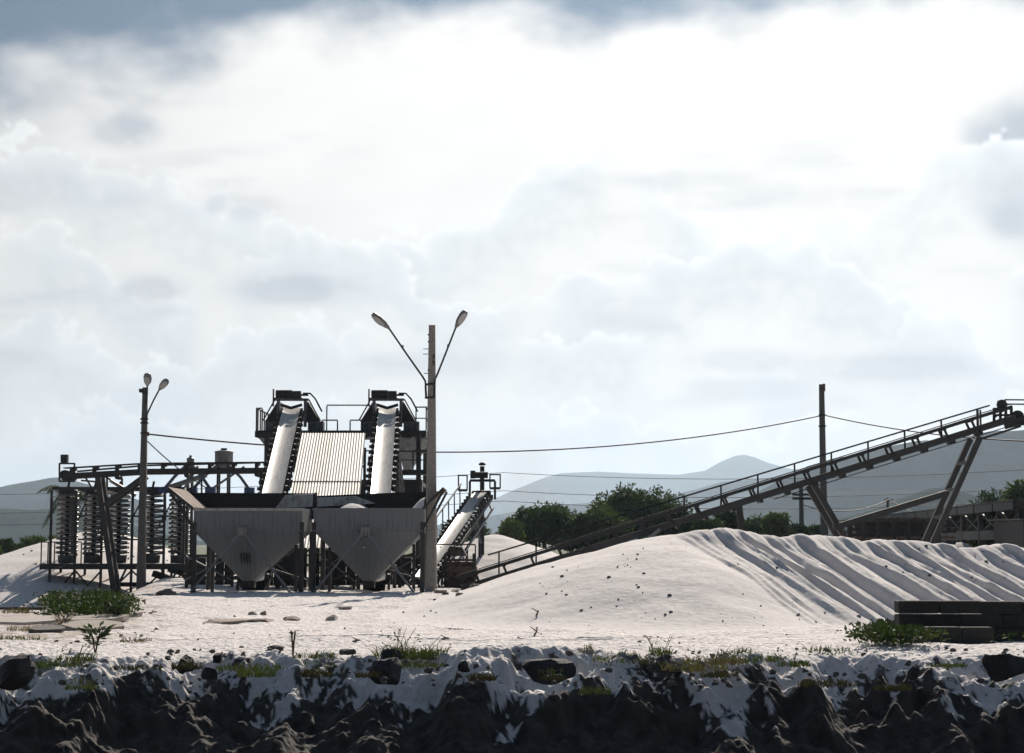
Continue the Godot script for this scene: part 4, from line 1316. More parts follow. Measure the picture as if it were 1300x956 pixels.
# ------------------------------------------------------------------ the small conveyor beside the post
func make_side_conveyor() -> void:
	var a := P(536, 733, 72.0)
	var b := P(611, 624, 83.0)
	var t := thing("inclined_conveyor", "small belt conveyor rising to a caged drive beside steel column", "conveyor", Vector3(a.x, 0, a.z))
	var dir := (b - a).normalized()
	var side := dir.cross(Vector3.UP).normalized()
	var up := side.cross(dir).normalized()
	belt_mesh(a, b, 0.56, 0.05, 40, true)
	here(t, "belt", M.belt)
	for s in [-1, 1]:
		bar(t, "stringer", a + side * s * 0.48 - up * 0.24, b + side * s * 0.48 - up * 0.24, 0.08, 0.18, M.frame_steel)
		bar(t, "lower_chord", a + dir * 1.5 + side * s * 0.48 - up * 0.75, b + side * s * 0.48 - up * 0.75, 0.08, 0.1, M.grey_steel)
	var l := a.distance_to(b)
	for k in int(l / 0.5):
		var c := a + dir * (0.3 + k * 0.5)
		var g := group_part(t, "idler")
		for s in [-1, 1]:
			bar(g, "bracket", c + side * s * 0.44 - up * 0.16, c + side * s * 0.44 + up * 0.06, 0.1, 0.1, M.dark_steel)
		tube(g, "roller", c - side * 0.4 - up * 0.1, c + side * 0.4 - up * 0.1, 0.055, M.dark_steel)
		if k % 3 == 0:
			for s in [-1, 1]:
				bar(g, "hanger", c + side * s * 0.5 - up * 0.3, c + side * s * 0.5 - up * 0.72 + dir * 0.5, 0.05, 0.05, M.dark_steel)
	tube(t, "head_drum", b - side * 0.4 - up * 0.12, b + side * 0.4 - up * 0.12, 0.16, M.dark_steel)
	# drive
	var m := b + Vector3(-0.05, 0.72, 0)
	tube(t, "motor", m - Vector3(0.28, 0, 0), m + Vector3(0.34, 0, 0), 0.14, M.dark_steel)
	block(t, "gearbox", m + Vector3(-0.32, 0.02, 0), Vector3(0.22, 0.34, 0.3), M.dark_steel)
	bar(t, "drive_beam", b + Vector3(-0.5, 0.48, 0), b + Vector3(0.6, 0.48, 0), 0.5, 0.1, M.dark_steel)
	for s in [-0.5, 0.6]:
		bar(t, "drive_post", b + Vector3(s, -0.35, 0), b + Vector3(s, 0.46, 0), 0.1, 0.1, M.dark_steel)
	# cages either side
	for q in [[582.0, 593.0, 622.5, 603.5], [622.0, 635.0, 620.0, 602.5]]:
		var g := group_part(t, "cage")
		for z in [-0.5, 0.5]:
			for x in [q[0], q[1]]:
				bar(g, "cage_post", P(x, q[2], 83.0 + z), P(x, q[3], 83.0 + z), 0.06, 0.06, M.dark_steel)
			bar(g, "cage_rail", P(q[0], q[3], 83.0 + z), P(q[1], q[3], 83.0 + z), 0.06, 0.06, M.dark_steel)
		bar(g, "cage_floor", P(q[0], q[2], 83.0), P(q[1], q[2], 83.0), 1.1, 0.08, M.dark_steel)
		for x in [q[0], q[1]]:
			bar(g, "cage_rail", P(x, q[3], 82.5), P(x, q[3], 83.5), 0.06, 0.06, M.dark_steel)
	# stair rail on its far flank
	for k in 6:
		var c := a.lerp(b, 0.35 + 0.1 * k) - side * 0.6
		bar(t, "rail_post", c - up * 0.2, c + Vector3(0, 0.75, 0), 0.05, 0.05, M.dark_steel)
	bar(t, "handrail", a.lerp(b, 0.33) - side * 0.6 + Vector3(0, 0.75, 0), a.lerp(b, 0.87) - side * 0.6 + Vector3(0, 0.75, 0), 0.05, 0.05, M.dark_steel)
	# trestles
	for q in [[594.0, 648.0, 578.0, 707.0], [594.0, 648.0, 611.0, 690.0], [570.0, 672.0, 590.0, 712.0], [575.0, 668.0, 556.0, 706.0], [612.0, 632.0, 560.0, 700.0], [608.0, 676.0, 585.0, 705.0]]:
		bar(t, "trestle_leg", P(q[0], q[1], 80.5), P(q[2], q[3], 80.5), 0.09, 0.09, M.grey_steel)
	for s in [-1, 1]:
		var c: Vector3 = a.lerp(b, 0.5) + side * s * 0.5
		bar(t, "trestle_leg", c - up * 0.8, Vector3(c.x, -0.1, c.z), 0.1, 0.1, M.frame_steel)

	var col := P(612, 690, 83.8)
	col.y = 0
	t = thing("steel_column", "tall dark steel pipe column through the conveyor drive", "column", col)
	tube(t, "shaft", Vector3(col.x, -0.2, col.z), Vector3(col.x, P(612, 592, 83.8).y, col.z), 0.1, M.dark_steel)
	lathe([[0.1, 0.0], [0.16, 0.02], [0.16, 0.07], [0.07, 0.14], [0.01, 0.15]], Vector3(col.x, P(612, 591, 83.8).y, col.z), 12)
	here(t, "cap", M.dark_steel)
	tube(t, "pipe", Vector3(col.x - 0.1, 0, col.z + 0.45), Vector3(col.x - 0.1, P(0, 625, 83.4).y, col.z + 0.45), 0.06, M.dark_steel)

	# the dark feed box with its railing
	var f := P(585, 745, 73.0)
	f.y = 0.0
	t = thing("feed_box", "dark rusty plank feed box with a railing below the conveyor", "box", f)
	var x0 := P(567, 0, 73).x
	var x1 := P(604, 0, 73).x
	var y0 := P(0, 748, 73).y
	var y1 := P(0, 706, 73).y
	var n := 6
	for k in n:
		var ya := lerpf(y0, y1, float(k) / n) + 0.012
		var yb := lerpf(y0, y1, float(k + 1) / n) - 0.012
		if k == 5: yb -= 0.1
		for z in [-73.0, -74.6]:
			plate(t, "plank", [Vector3(x0, ya, z), Vector3(x1, ya, z), Vector3(x1, yb + rng.randf_range(-0.03, 0.01), z), Vector3(x0, yb, z)], Vector3(0, 0, -0.06), M.wood_box if k != 3 else M.timber)
		for x in [x0, x1 - 0.06]:
			plate(t, "plank", [Vector3(x, ya, -73.07), Vector3(x, yb, -73.07), Vector3(x, yb, -74.59), Vector3(x, ya, -74.59)], Vector3(0.06, 0, 0), M.wood_box)
	for x in [x0 + 0.03, x1 - 0.03]:
		bar(t, "corner_post", Vector3(x, y0 - 0.2, -72.94), Vector3(x, y1 + 0.1, -72.94), 0.1, 0.1, M.frame_steel)
	bar(t, "cross_plank", Vector3(x0 - 0.1, lerpf(y0, y1, 0.62), -72.93), Vector3(x1 + 0.1, lerpf(y0, y1, 0.62), -72.93), 0.06, 0.16, M.timber)
	plate(t, "hood", [Vector3(x0, y1, -73.1), Vector3(x1 - 0.3, y1, -73.1), Vector3(x1 - 0.5, y1 + 0.34, -73.4), Vector3(x0 + 0.2, y1 + 0.38, -73.4)], Vector3(0, 0.02, -0.9), M.wood_box)
	railing(t, [Vector3(P(553, 0, 72.6).x, P(0, 712, 72.6).y, -72.6), Vector3(P(605, 0, 72.6).x, P(0, 712, 72.6).y, -72.6)], 0.62, 0.8, 0.05, M.dark_steel, false)
	bar(t, "railing_leg", Vector3(P(605, 0, 72.6).x, 0, -72.6), Vector3(P(605, 0, 72.6).x, P(0, 712, 72.6).y, -72.6), 0.06, 0.06, M.wood_box)
	for q in [[556.0, 740.0, 566.0, 715.0], [570.0, 750.0, 602.0, 738.0], [558.0, 726.0, 578.0, 748.0]]:
		bar(t, "stay", P(q[0], q[1], 72.7), P(q[2], q[3], 72.7), 0.08, 0.08, M.frame_steel)


# ------------------------------------------------------------------ the long stacking conveyor
func make_stacker() -> void:
	var d := 70.0
	var a := P(586, 747, d)
	var b := P(1286, 531, d)
	a = P(586, 748, d)
	var t := thing("stacking_conveyor", "long dark stacking conveyor with handrail rising over the sand ridge", "conveyor", Vector3(P(1180, 0, d).x, 0, -d))
	var dir := (b - a).normalized()
	var up := Vector3(-dir.y, dir.x, 0).normalized()
	for z in [-0.42, 0.42]:
		bar(t, "chord", a + Vector3(0, 0, z), b + Vector3(0, 0, z), 0.12, 0.24, M.frame_steel)
		bar(t, "upper_chord", a + up * 0.42 + Vector3(0, 0, z), b + up * 0.42 + Vector3(0, 0, z), 0.08, 0.12, M.dark_steel)
	bar(t, "belt", a + up * 0.52, b + up * 0.52, 0.7, 0.03, M.black_rubber)
	bar(t, "return_belt", a + dir * 12.0 - up * 0.24, b - up * 0.24, 0.6, 0.025, M.black_rubber)
	var l := a.distance_to(b)
	var n := 19
	for k in n:
		var c := a + dir * (0.7 + (l - 1.2) * k / n)
		var g := group_part(t, "idler")
		for z in [-0.44, 0.44]:
			bar(g, "bracket", c - up * 0.02 + Vector3(0, 0, z), c + up * 0.42 - dir * 0.05 + Vector3(0, 0, z), 0.08, 0.08, M.dark_steel)
		tube(g, "roller", c + up * 0.4 - Vector3(0, 0, 0.38), c + up * 0.4 + Vector3(0, 0, 0.38), 0.08, M.dark_steel)
		tube(g, "return_roller", c + dir * 0.15 - up * 0.16 - Vector3(0, 0, 0.48), c + dir * 0.15 - up * 0.16 + Vector3(0, 0, 0.48), 0.07, M.dark_steel)
	# handrail on the walkway side
	var h0 := a + dir * 1.0
	var g := group_part(t, "railing")
	bar(g, "rail", h0 + Vector3(0, 0.95, -0.6), b + Vector3(-0.7, 0.52, -0.6), 0.06, 0.06, M.dark_steel)
	for k in 14:
		var c := h0.lerp(b - dir * 0.2, (k + 0.3) / 14.0)
		bar(g, "post", c + Vector3(0, 0.1, -0.58), c + Vector3(0, lerpf(0.95, 0.74, k / 14.0), -0.58), 0.06, 0.06, M.dark_steel)
	var v0 := P(1237, 551, d)
	for s in [0.0, 0.12]:
		bar(g, "post", v0 + Vector3(s, 0, 0.5), v0 + Vector3(s, 0.86, 0.5), 0.06, 0.06, M.dark_steel)
	# head with motor frame, drum and end rails
	for x in [1262.0, 1270.0, 1277.0, 1284.0]:
		bar(t, "motor_frame", P(x, 538, d), P(x, 518, d), 0.09, 0.09, M.dark_steel)
	for y in [519.0, 527.0]:
		bar(t, "motor_frame", P(1262, y, d - 0.1), P(1284, y, d - 0.1), 0.08, 0.08, M.dark_steel)
	bar(t, "motor_frame", P(1263, 530, d - 0.15), P(1276, 520, d - 0.15), 0.05, 0.05, M.dark_steel)
	tube(t, "motor", P(1267, 514, d), P(1276, 514, d), 0.17, M.dark_steel)
	tube(t, "pulley", P(1272, 514, d - 0.2) , P(1272, 514, d - 0.34), 0.2, M.dark_steel)
	tube(t, "head_drum", P(1292, 529, d - 0.4), P(1292, 529, d + 0.4), 0.24, M.black_rubber)
	bar(t, "head_frame", P(1275, 540, d - 0.45), P(1306, 532, d - 0.45), 0.1, 0.3, M.dark_steel)
	bar(t, "head_frame", P(1275, 540, d + 0.45), P(1306, 532, d + 0.45), 0.1, 0.3, M.dark_steel)
	for y in [507.5, 513.0]:
		bar(t, "end_rail", P(1276, y, d - 0.5), P(1335, y + 0.5, d - 0.5), 0.05, 0.05, M.dark_steel)
	for x in [1276.0, 1306.0, 1335.0]:
		bar(t, "end_rail_post", P(x, 535, d - 0.5), P(x, 507, d - 0.5), 0.05, 0.05, M.dark_steel)
	plate(t, "end_platform", [P(1286, 538, d - 0.6), P(1336, 536, d - 0.6), P(1336, 536, d + 0.6), P(1286, 538, d + 0.6)], Vector3(0, -0.08, 0), M.dark_steel)
	bar(t, "bottom_tie", P(1240, 559, d), P(1296, 541, d), 0.08, 0.08, M.dark_steel)
	# legs: a leaning pair, a forward strut and the tie between them
	for z in [-0.75, 0.75]:
		var off := Vector3(0, 0, z)
		var p := P(1238, 556, d)
		var q := P(1178, 690, d)
		bar(t, "leg", p + off, p.lerp(q, p.y / (p.y - q.y)) + off, 0.22, 0.2, M.frame_steel)
		p = P(1029, 616, d)
		q = P(1064, 676, d)
		bar(t, "front_leg", p + off, p.lerp(q, p.y / (p.y - q.y)) + off, 0.24, 0.2, M.frame_steel)
	for q in [[1222.0, 588.0], [1207.0, 622.0], [1192.0, 656.0]]:
		bar(t, "leg_tie", P(q[0], q[1], d) - Vector3(0, 0, 0.65), P(q[0], q[1], d) + Vector3(0, 0, 0.65), 0.12, 0.12, M.frame_steel)
	bar(t, "long_tie", P(1058, 670, d - 0.95), P(1203, 626, d - 0.95), 0.16, 0.22, M.frame_steel)
	for q in [[936.0, 641.0], [828.0, 672.0], [940.0, 640.0]]:
		bar(t, "prop", P(q[0], q[1], d), Vector3(P(q[0] + 2.0, 0, d).x, 0, -d), 0.12, 0.12, M.dark_steel)
	bar(t, "prop", P(815, 690, d - 0.6), P(838, 672, d - 0.6), 0.16, 0.12, M.grey_steel)


# ------------------------------------------------------------------ sheds
func make_sheds() -> void:
	var h := 3.6
	var xa := 22.2
	var da := 84.0
	var xb := 27.5
	var db := 160.0
	var t := thing("open_shed", "long dark open-sided shed with a low roof behind ridge", "shed", Vector3(27, 0, -100))
	var n := 15
	for k in n:
		var f0 := float(k) / n
		var f1 := float(k + 1) / n - 0.004
		var p0 := Vector3(lerpf(xa, xb, f0), h, -lerpf(da, db, f0))
		var p1 := Vector3(lerpf(xa, xb, f1), h, -lerpf(da, db, f1))
		plate(t, "roof_sheet", [p0, p1, p1 + Vector3(7, 0.1, 0), p0 + Vector3(7, 0.1, 0)], Vector3(0, 0.05, 0), M.shed_roof)
		plate(t, "roof_sheet", [p0 + Vector3(7.02, 0.1, 0), p1 + Vector3(7.02, 0.1, 0), p1 + Vector3(14, 0, 0), p0 + Vector3(14, 0, 0)], Vector3(0, 0.05, 0), M.shed_roof)
		bar(t, "eave_beam", p0 + Vector3(0.05, -0.22, 0), p1 + Vector3(0.05, -0.22, 0), 0.16, 0.36, M.dark_steel)
		bar(t, "post", Vector3(p0.x + 0.3, 0, p0.z), p0 + Vector3(0.3, -0.4, 0), 0.22, 0.22, M.dark_steel)
		bar(t, "tie_beam", p0 + Vector3(0.3, -1.5, 0), p1 + Vector3(0.3, -1.5, 0), 0.2, 0.45, M.dark_steel)
		bar(t, "brace", p0 + Vector3(0.3, -1.3, 0), p1 + Vector3(0.3, -0.4, 0), 0.08, 0.08, M.dark_steel)
		bar(t, "brace", p1 + Vector3(0.42, -1.3, 0), p0 + Vector3(0.42, -0.4, 0), 0.08, 0.08, M.dark_steel)
		if k > 2:
			plate(t, "wall_panel", [Vector3(p0.x + 4.5, 0, p0.z), Vector3(p1.x + 4.5, 0, p1.z), Vector3(p1.x + 4.5, h - 0.1, p1.z), Vector3(p0.x + 4.5, h - 0.1, p0.z)], Vector3(0.06, 0, 0), M.dark_steel)
	# a low dark shed across its foot
	var d := 90.0
	t = thing("low_shed", "low black shed with stacked planks beneath the long roof", "shed", Vector3(P(1150, 0, d).x, 0, -d))
	var x0 := P(1078, 0, d).x
	var x1 := P(1188, 0, d).x
	var y1 := P(0, 660, d).y
	for k in 6:
		var u0 := lerpf(x0, x1, k / 6.0)
		var u1 := lerpf(x0, x1, (k + 1) / 6.0) - 0.015
		plate(t, "roof_sheet", [Vector3(u0, y1 + 0.05, -d + 0.8), Vector3(u1, y1 + 0.05, -d + 0.8), Vector3(u1, y1 - 0.1, -d - 4.0), Vector3(u0, y1 - 0.1, -d - 4.0)], Vector3(0, 0.05, 0), M.shed_roof)
		bar(t, "post", Vector3(u0 + 0.1, 0, -d + 0.6), Vector3(u0 + 0.1, y1, -d + 0.6), 0.14, 0.14, M.dark_steel)
		plate(t, "wall_panel", [Vector3(u0, 0, -d - 3.0), Vector3(u1, 0, -d - 3.0), Vector3(u1, y1, -d - 3.0), Vector3(u0, y1, -d - 3.0)], Vector3(0, 0, -0.05), M.dark_steel)
	for k in 6:
		bar(t, "plank", Vector3(x0 - 0.3, 1.15 + k * 0.27, -d + 0.2 - 0.1 * (k % 2)), Vector3(x1 + 0.2, 1.17 + k * 0.27, -d + 0.2), 0.7, 0.12, M.timber if k % 3 == 0 else M.dark_steel)
	# a corrugated store at the end
	d = 80.0
	t = thing("sheet_store", "grey corrugated metal store at the end of long shed", "shed", Vector3(P(1300, 0, d).x, 0, -d))
	var xs := P(1281, 0, d).x
	var yt := P(0, 661, d).y
	for k in 4:
		corrugated(t, Vector3(xs + k * 0.92, yt, -d), Vector3(1, 0, 0), Vector3(0, -1, 0), 0.92, yt + 0.1, M.shed_wall, 6, 0.03, "wall_sheet")
	plate(t, "side_wall", [Vector3(xs - 0.02, 0, -d - 0.05), Vector3(xs - 0.02, yt, -d - 0.05), Vector3(xs - 0.02, yt, -d - 5.0), Vector3(xs - 0.02, 0, -d - 5.0)], Vector3(0.05, 0, 0), M.dark_steel)
	plate(t, "roof", [Vector3(xs - 0.2, yt + 0.02, -d + 0.2), Vector3(xs + 4.0, yt + 0.02, -d + 0.2), Vector3(xs + 4.0, yt + 0.06, -d - 5.2), Vector3(xs - 0.2, yt + 0.06, -d - 5.2)], Vector3(0, 0.06, 0), M.shed_roof)


# ------------------------------------------------------------------ block walls and loose things
func block_mesh() -> ArrayMesh:
	# a cast block of 1 x 1 x 1 with rounded-off edges
	var c := 0.46
	var dirs := [Vector3.RIGHT, Vector3.LEFT, Vector3.UP, Vector3.DOWN, Vector3.BACK, Vector3.FORWARD]
	for n in dirs:
		var u: Vector3 = Vector3(n.y, n.z, n.x)
		var w: Vector3 = n.cross(u)
		quad(n * 0.5 + (u + w) * c, n * 0.5 + (u - w) * c, n * 0.5 - (u + w) * c, n * 0.5 - (u - w) * c, n)
		for m in dirs:
			if absf(n.dot(m)) < 0.1 and (n.x + n.y * 2 + n.z * 4) > (m.x + m.y * 2 + m.z * 4):
				var k: Vector3 = n.cross(m)
				quad(n * 0.5 + m * c + k * c, m * 0.5 + n * c + k * c, m * 0.5 + n * c - k * c, n * 0.5 + m * c - k * c, n + m)
	return done()


func make_walls() -> void:
	var bm := block_mesh()
	var d := 34.2
	var x0 := P(1121, 0, d).x
	var t := thing("block_wall", "dark mossy concrete block wall holding back the sand ridge", "wall", Vector3(x0, 0, -d))
	for r in 3:
		var x := x0 - (0.0 if r % 2 == 0 else 0.0)
		var k := 0
		while x < x0 + 7.5:
			var w := 0.74 if not (k == 0 and r % 2 == 1) else 0.37
			var hh := 0.232
			var o := put(t, "block", bm, M.mossy_block if rng.randf() < 0.6 else M.mossy_block_worn)
			o.transform = Transform3D(Basis(Vector3.UP, rng.randf_range(-0.015, 0.015)) * Basis.from_scale(Vector3(w - 0.012, hh - 0.01, 0.4)), Vector3(x + w * 0.5, -0.02 + hh * (r + 0.5) + (rng.randf_range(-0.01, 0.012) if r == 2 else 0.0), -d + rng.randf_range(-0.012, 0.012)) - base)
			x += w
			k += 1
	d = 33.2
	x0 = P(1119, 0, d).x
	t = thing("block_kerb", "short low row of dark blocks before the block wall", "wall", Vector3(x0, 0, -d))
	var x := x0
	for w in [0.52, 0.6, 0.56]:
		var o := put(t, "block", bm, M.mossy_block_worn)
		o.transform = Transform3D(Basis.from_scale(Vector3(w - 0.01, 0.3, 0.4)), Vector3(x + w * 0.5, 0.11 + rng.randf_range(-0.01, 0.01), -d) - base)
		x += w


func rock_mesh(sd: int, flat: float, cuts := 13) -> ArrayMesh:
	var r := RandomNumberGenerator.new()
	r.seed = sd
	var planes := []
	for k in cuts:
		var axis: Vector3 = [Vector3.RIGHT, Vector3.LEFT, Vector3.UP, Vector3.BACK, Vector3.FORWARD, Vector3.DOWN][k % 6] if k < 6 else Vector3(r.randfn(), r.randfn() * 0.8, r.randfn()).normalized()
		planes.append([(axis + Vector3(r.randfn(), r.randfn(), r.randfn()) * 0.34).normalized(), r.randf_range(0.42, 0.72) if k < 6 else r.randf_range(0.58, 0.8)])
	var nu := 18
	var nv := 12
	var p := []
	for j in nv + 1:
		for i in nu:
			var a := TAU * i / nu
			var b := PI * j / nv
			var q := Vector3(cos(a) * sin(b), cos(b), sin(a) * sin(b))
			for pl in planes:
				var e: float = q.dot(pl[0]) - pl[1]
				if e > 0: q -= pl[0] * e
			q *= 1.0 + 0.16 * nc.get_noise_3d(q.x * 2.0 + sd, q.y * 2.0, q.z * 2.0) + 0.08 * nc.get_noise_3d(q.x * 6.0 + sd, q.y * 6.0, q.z * 6.0)
			q.y *= flat
			p.append(q)
	for j in nv:
		for i in nu:
			var a: Vector3 = p[j * nu + i]
			var b: Vector3 = p[j * nu + (i + 1) % nu]
			var c: Vector3 = p[(j + 1) * nu + (i + 1) % nu]
			var d: Vector3 = p[(j + 1) * nu + i]
			if j > 0: tri(a, b, c, a + b + c)
			if j < nv - 1: tri(a, c, d, a + c + d)
	return done()


func surface_y(x: float, d: float) -> float:
	return maxf(ground(x, d), pile_h(x, d))


func ground_at(px: float, py: float) -> Vector3:
	# where the ray of a photograph pixel meets ground or sand pile
	var d := 22.0
	while d < 95.0:
		var p := P(px, py, d)
		if surface_y(p.x, d) > p.y:
			return Vector3(p.x, surface_y(p.x, d), -d)
		d += 0.05
	return P(px, py, 60.0)


func make_loose() -> void:
	# dark rocks stuck in the bank
	var rocks := [[237, 846, 0.2, 0.33, "dark upright rock block standing highest on sandy bank", 1.25], [277, 838, 0.17, 0.24, "dark angular rock leaning beside upright block on bank", 1.0], [266, 858, 0.2, 0.18, "square dark rock low between two bank rocks", 0.8], [346, 825, 0.28, 0.14, "flat dark rock slab on bank edge near twig plant", 0.35], [440, 829, 0.22, 0.15, "small dark wedge rock on the grassy bank edge", 0.55], [497, 834, 0.24, 0.2, "dark rock under the grass tufts of bank", 0.7], [490, 856, 0.42, 0.3, "broad dark boulder low in the bank face", 0.75], [700, 856, 0.6, 0.34, "largest dark boulder in hollow of bank face", 0.6], [1275, 852, 0.5, 0.34, "dark boulder in bank face below the block wall", 0.7], [1160, 858, 0.14, 0.3, "narrow dark upright rock in bank below block wall", 1.3], [20, 855, 0.6, 0.3, "dark overgrown boulder at the end of bank", 0.55], [590, 848, 0.14, 0.14, "small dark stone half buried in bank", 0.8]]
	var k := 0
	for q in rocks:
		var p := ground_at(q[0], q[1])
		var o := put(self, numbered("rock"), rock_mesh(100 + k, q[5]), M.dark_rock, Transform3D(Basis(Vector3.UP, k * 1.7) * Basis.from_scale(Vector3(q[2], q[2], q[2] * 0.9) * 0.75), p + Vector3(0, q[3] * 0.1, 0)))
		tag(o, q[4], "rock", "rocks in the bank")
		k += 1
	# flat brown stones lying in the sand
	var flats := [[293, 790.5, 0.75, 0.2, "long flat brown stone in sand before the hoppers", "mud_stone"], [330, 790, 0.5, 0.24, "flat grey-brown stone beside long flat stone in sand", "mud_stone"], [369, 787.5, 0.3, 0.16, "small brown crust of stones on sand", "mud_stone"], [420, 787.5, 0.26, 0.3, "pinkish wedge stone alone on the open sand", "slab_stone"], [437, 774, 0.28, 0.22, "pale greenish stone near shadow of hoppers", "pale_stone"], [320, 781, 0.16, 0.3, "little round grey stone above the flat stones", "mud_stone"], [334, 781.5, 0.16, 0.3, "second little grey stone above the flat stones", "mud_stone"]]
	for q in flats:
		var p := ground_at(q[0], q[1])
		var o := put(self, numbered("flat_stone"), rock_mesh(200 + k, 0.3), M[q[5]], Transform3D(Basis(Vector3.UP, 0.15 * (k % 3)) * Basis.from_scale(Vector3(q[2], 0.22 + 0.4 * q[3], 1.1 * q[2])), p + Vector3(0, 0.02, 0)))
		tag(o, q[4], "stone", "flat stones in the sand")
		k += 1
	# rubble at the foot of the post
	for q in [[557, 752, 0.32], [566, 755, 0.2], [577, 752, 0.26], [590, 747, 0.3], [604, 744, 0.18], [618, 738, 0.16], [584, 755, 0.14], [211, 756, 0.35], [219, 755, 0.22]]:
		var p := ground_at(q[0], q[1])
		var o := put(self, numbered("rubble_stone"), rock_mesh(300 + k, 0.6), M.concrete if k % 2 else M.clod, Transform3D(Basis(Vector3.UP, k * 1.1) * Basis.from_scale(Vector3.ONE * q[2]), p))
		tag(o, "lump of rubble heaped near the foot of tall lamp post" if q[0] > 400 else "rubble lump where sand drops to the low yard", "stone", "rubble by the lamp post" if q[0] > 400 else "rubble at the sand edge")
		k += 1
	# broken paving slabs in the low yard
	var slabs := [[118, 800, 1.5, 0.9, 0.1, "slab_stone", "large tilted brown paving slab behind dark leafy plant"], [60, 803, 0.9, 0.5, 0.08, "clod", "thin dark board lying before tilted brown slab"], [30, 790, 2.6, 0.8, 0.06, "pale_stone", "long pale paving strip beside the kerb"], [125, 790, 1.6, 1.1, 0.1, "slab_stone", "brown paving slab below the green creeper"], [150, 783, 1.5, 1.0, 0.12, "pale_stone", "pale paving slab at foot of slanting leg"], [92, 788, 0.9, 0.6, 0.1, "slab_stone", "small brown slab fragment beside dry grass"]]
	for q in slabs:
		var p := ground_at(q[0], q[1])
		var r := RandomNumberGenerator.new()
		r.seed = 500 + k
		var ring := []
		for i in 9:
			var an := TAU * i / 9.0
			var rr := r.randf_range(0.75, 1.08)
			ring.append(Vector3(cos(an) * q[2] * 0.42 * rr, 0, sin(an) * q[3] * 0.8 * rr))
		slab(ring, Vector3(0, q[4], 0))
		var o := put(self, numbered("paving_slab"), done(), M[q[5]], Transform3D(Basis.from_euler(Vector3(r.randf_range(0.02, 0.14), r.randf_range(-0.3, 0.3), r.randf_range(-0.08, 0.08))), p + Vector3(0, 0.02, 0)))
		tag(o, q[6], "slab", "broken paving slabs")
		k += 1
	# the long kerb
	var b := Vector3(P(76, 0, 79.0).x, ground(P(30, 0, 79.0).x, 79.0), -79.0)
	var t := thing("kerb_beam", "long dark kerb beam at the foot of sand cone", "kerb", Vector3(b.x, b.y, b.z))
	for i in 5:
		var p := Vector3(lerpf(-26.0, b.x, i / 5.0), b.y + 0.06, b.z)
		var q := Vector3(lerpf(-26.0, b.x, (i + 1) / 5.0) - 0.02, b.y + 0.06, b.z)
		bar(t, "block", p, q, 0.3, 0.2, M.dark_rock)
	# twigs on the sand
	for q in [[678, 807, 682, 799, "forked dark twig standing in the smooth sand"], [681, 781, 683, 775, "tiny dark twig stuck in smooth sand above forked twig"], [188, 779, 200, 777, "dead branch lying on sand near the slabs"], [448, 815, 458, 820, "curved dry twig lying on sand above bank"], [560, 812, 570, 814, "short dry stick on sand above bank hump"]]:
		var p := ground_at(q[0], q[1])
		var s := -p.z / 2400.0
		t = thing("twig", q[4], "twig", p)
		var e := p + Vector3((q[2] - q[0]) * s, maxf((q[1] - q[3]) * s, 0.03), 0.05)
		sweep(PackedVector3Array([p, p.lerp(e, 0.5) + Vector3(0.02, 0.02, 0), e]), 0.022, 0.01, 5)
		here(t, "stem", M.timber)
		sweep(PackedVector3Array([p.lerp(e, 0.75), e + Vector3(-0.14, 0.05, 0.03)]), 0.014, 0.006, 4)
		here(t, "branch", M.timber)
	# clods and pebbles, far too many to count
	var mm := MultiMesh.new()
	mm.transform_format = MultiMesh.TRANSFORM_3D
	mm.mesh = rock_mesh(900, 0.7, 7)
	var where := []
	rng.seed = 77
	while where.size() < 1500:
		var px := rng.randf_range(-60, 1360)
		var py := rng.randf_range(690, 866)
		if rng.randf() < 0.35: py = rng.randf_range(825, 870)
		var p := ground_at(px, py)
		if p.z < -75 or p.y > 2.4: continue
		var dens := 0.5 + nb.get_noise_2d(p.x * 0.9, p.z * 0.9) * 1.6
		if rng.randf() > dens: continue
		var s := 0.008 + 0.05 * pow(rng.randf(), 5.0)
		if p.z > -31.0: s *= 1.3
		where.append(Transform3D(Basis(Vector3.UP, rng.randf() * TAU) * Basis.from_scale(Vector3(s, s, s)), p))
	mm.instance_count = where.size()
	for i in where.size():
		mm.set_instance_transform(i, where[i])
	var mi := MultiMeshInstance3D.new()
	mi.name = "pebbles"
	mi.multimesh = mm
	mi.material_override = M.clod
	tag(mi, "small dark clods and pebbles strewn over the sand", "pebbles", "", "stuff")
	add_child(mi)


# ------------------------------------------------------------------ plants
func leaf(at: Vector3, dir: Vector3, side: Vector3, l: float, w: float, col: Color) -> void:
	var n := dir.cross(side).normalized()
	var i := V.size()
	V.append_array([at, at + dir * l * 0.45 + side * w * 0.5, at + dir * l, at + dir * l * 0.45 - side * w * 0.5])
	N.append_array([n, n, n, n])
	C.append_array([col, col, col, col])
	X.append_array([i, i + 1, i + 2, i, i + 2, i + 3])


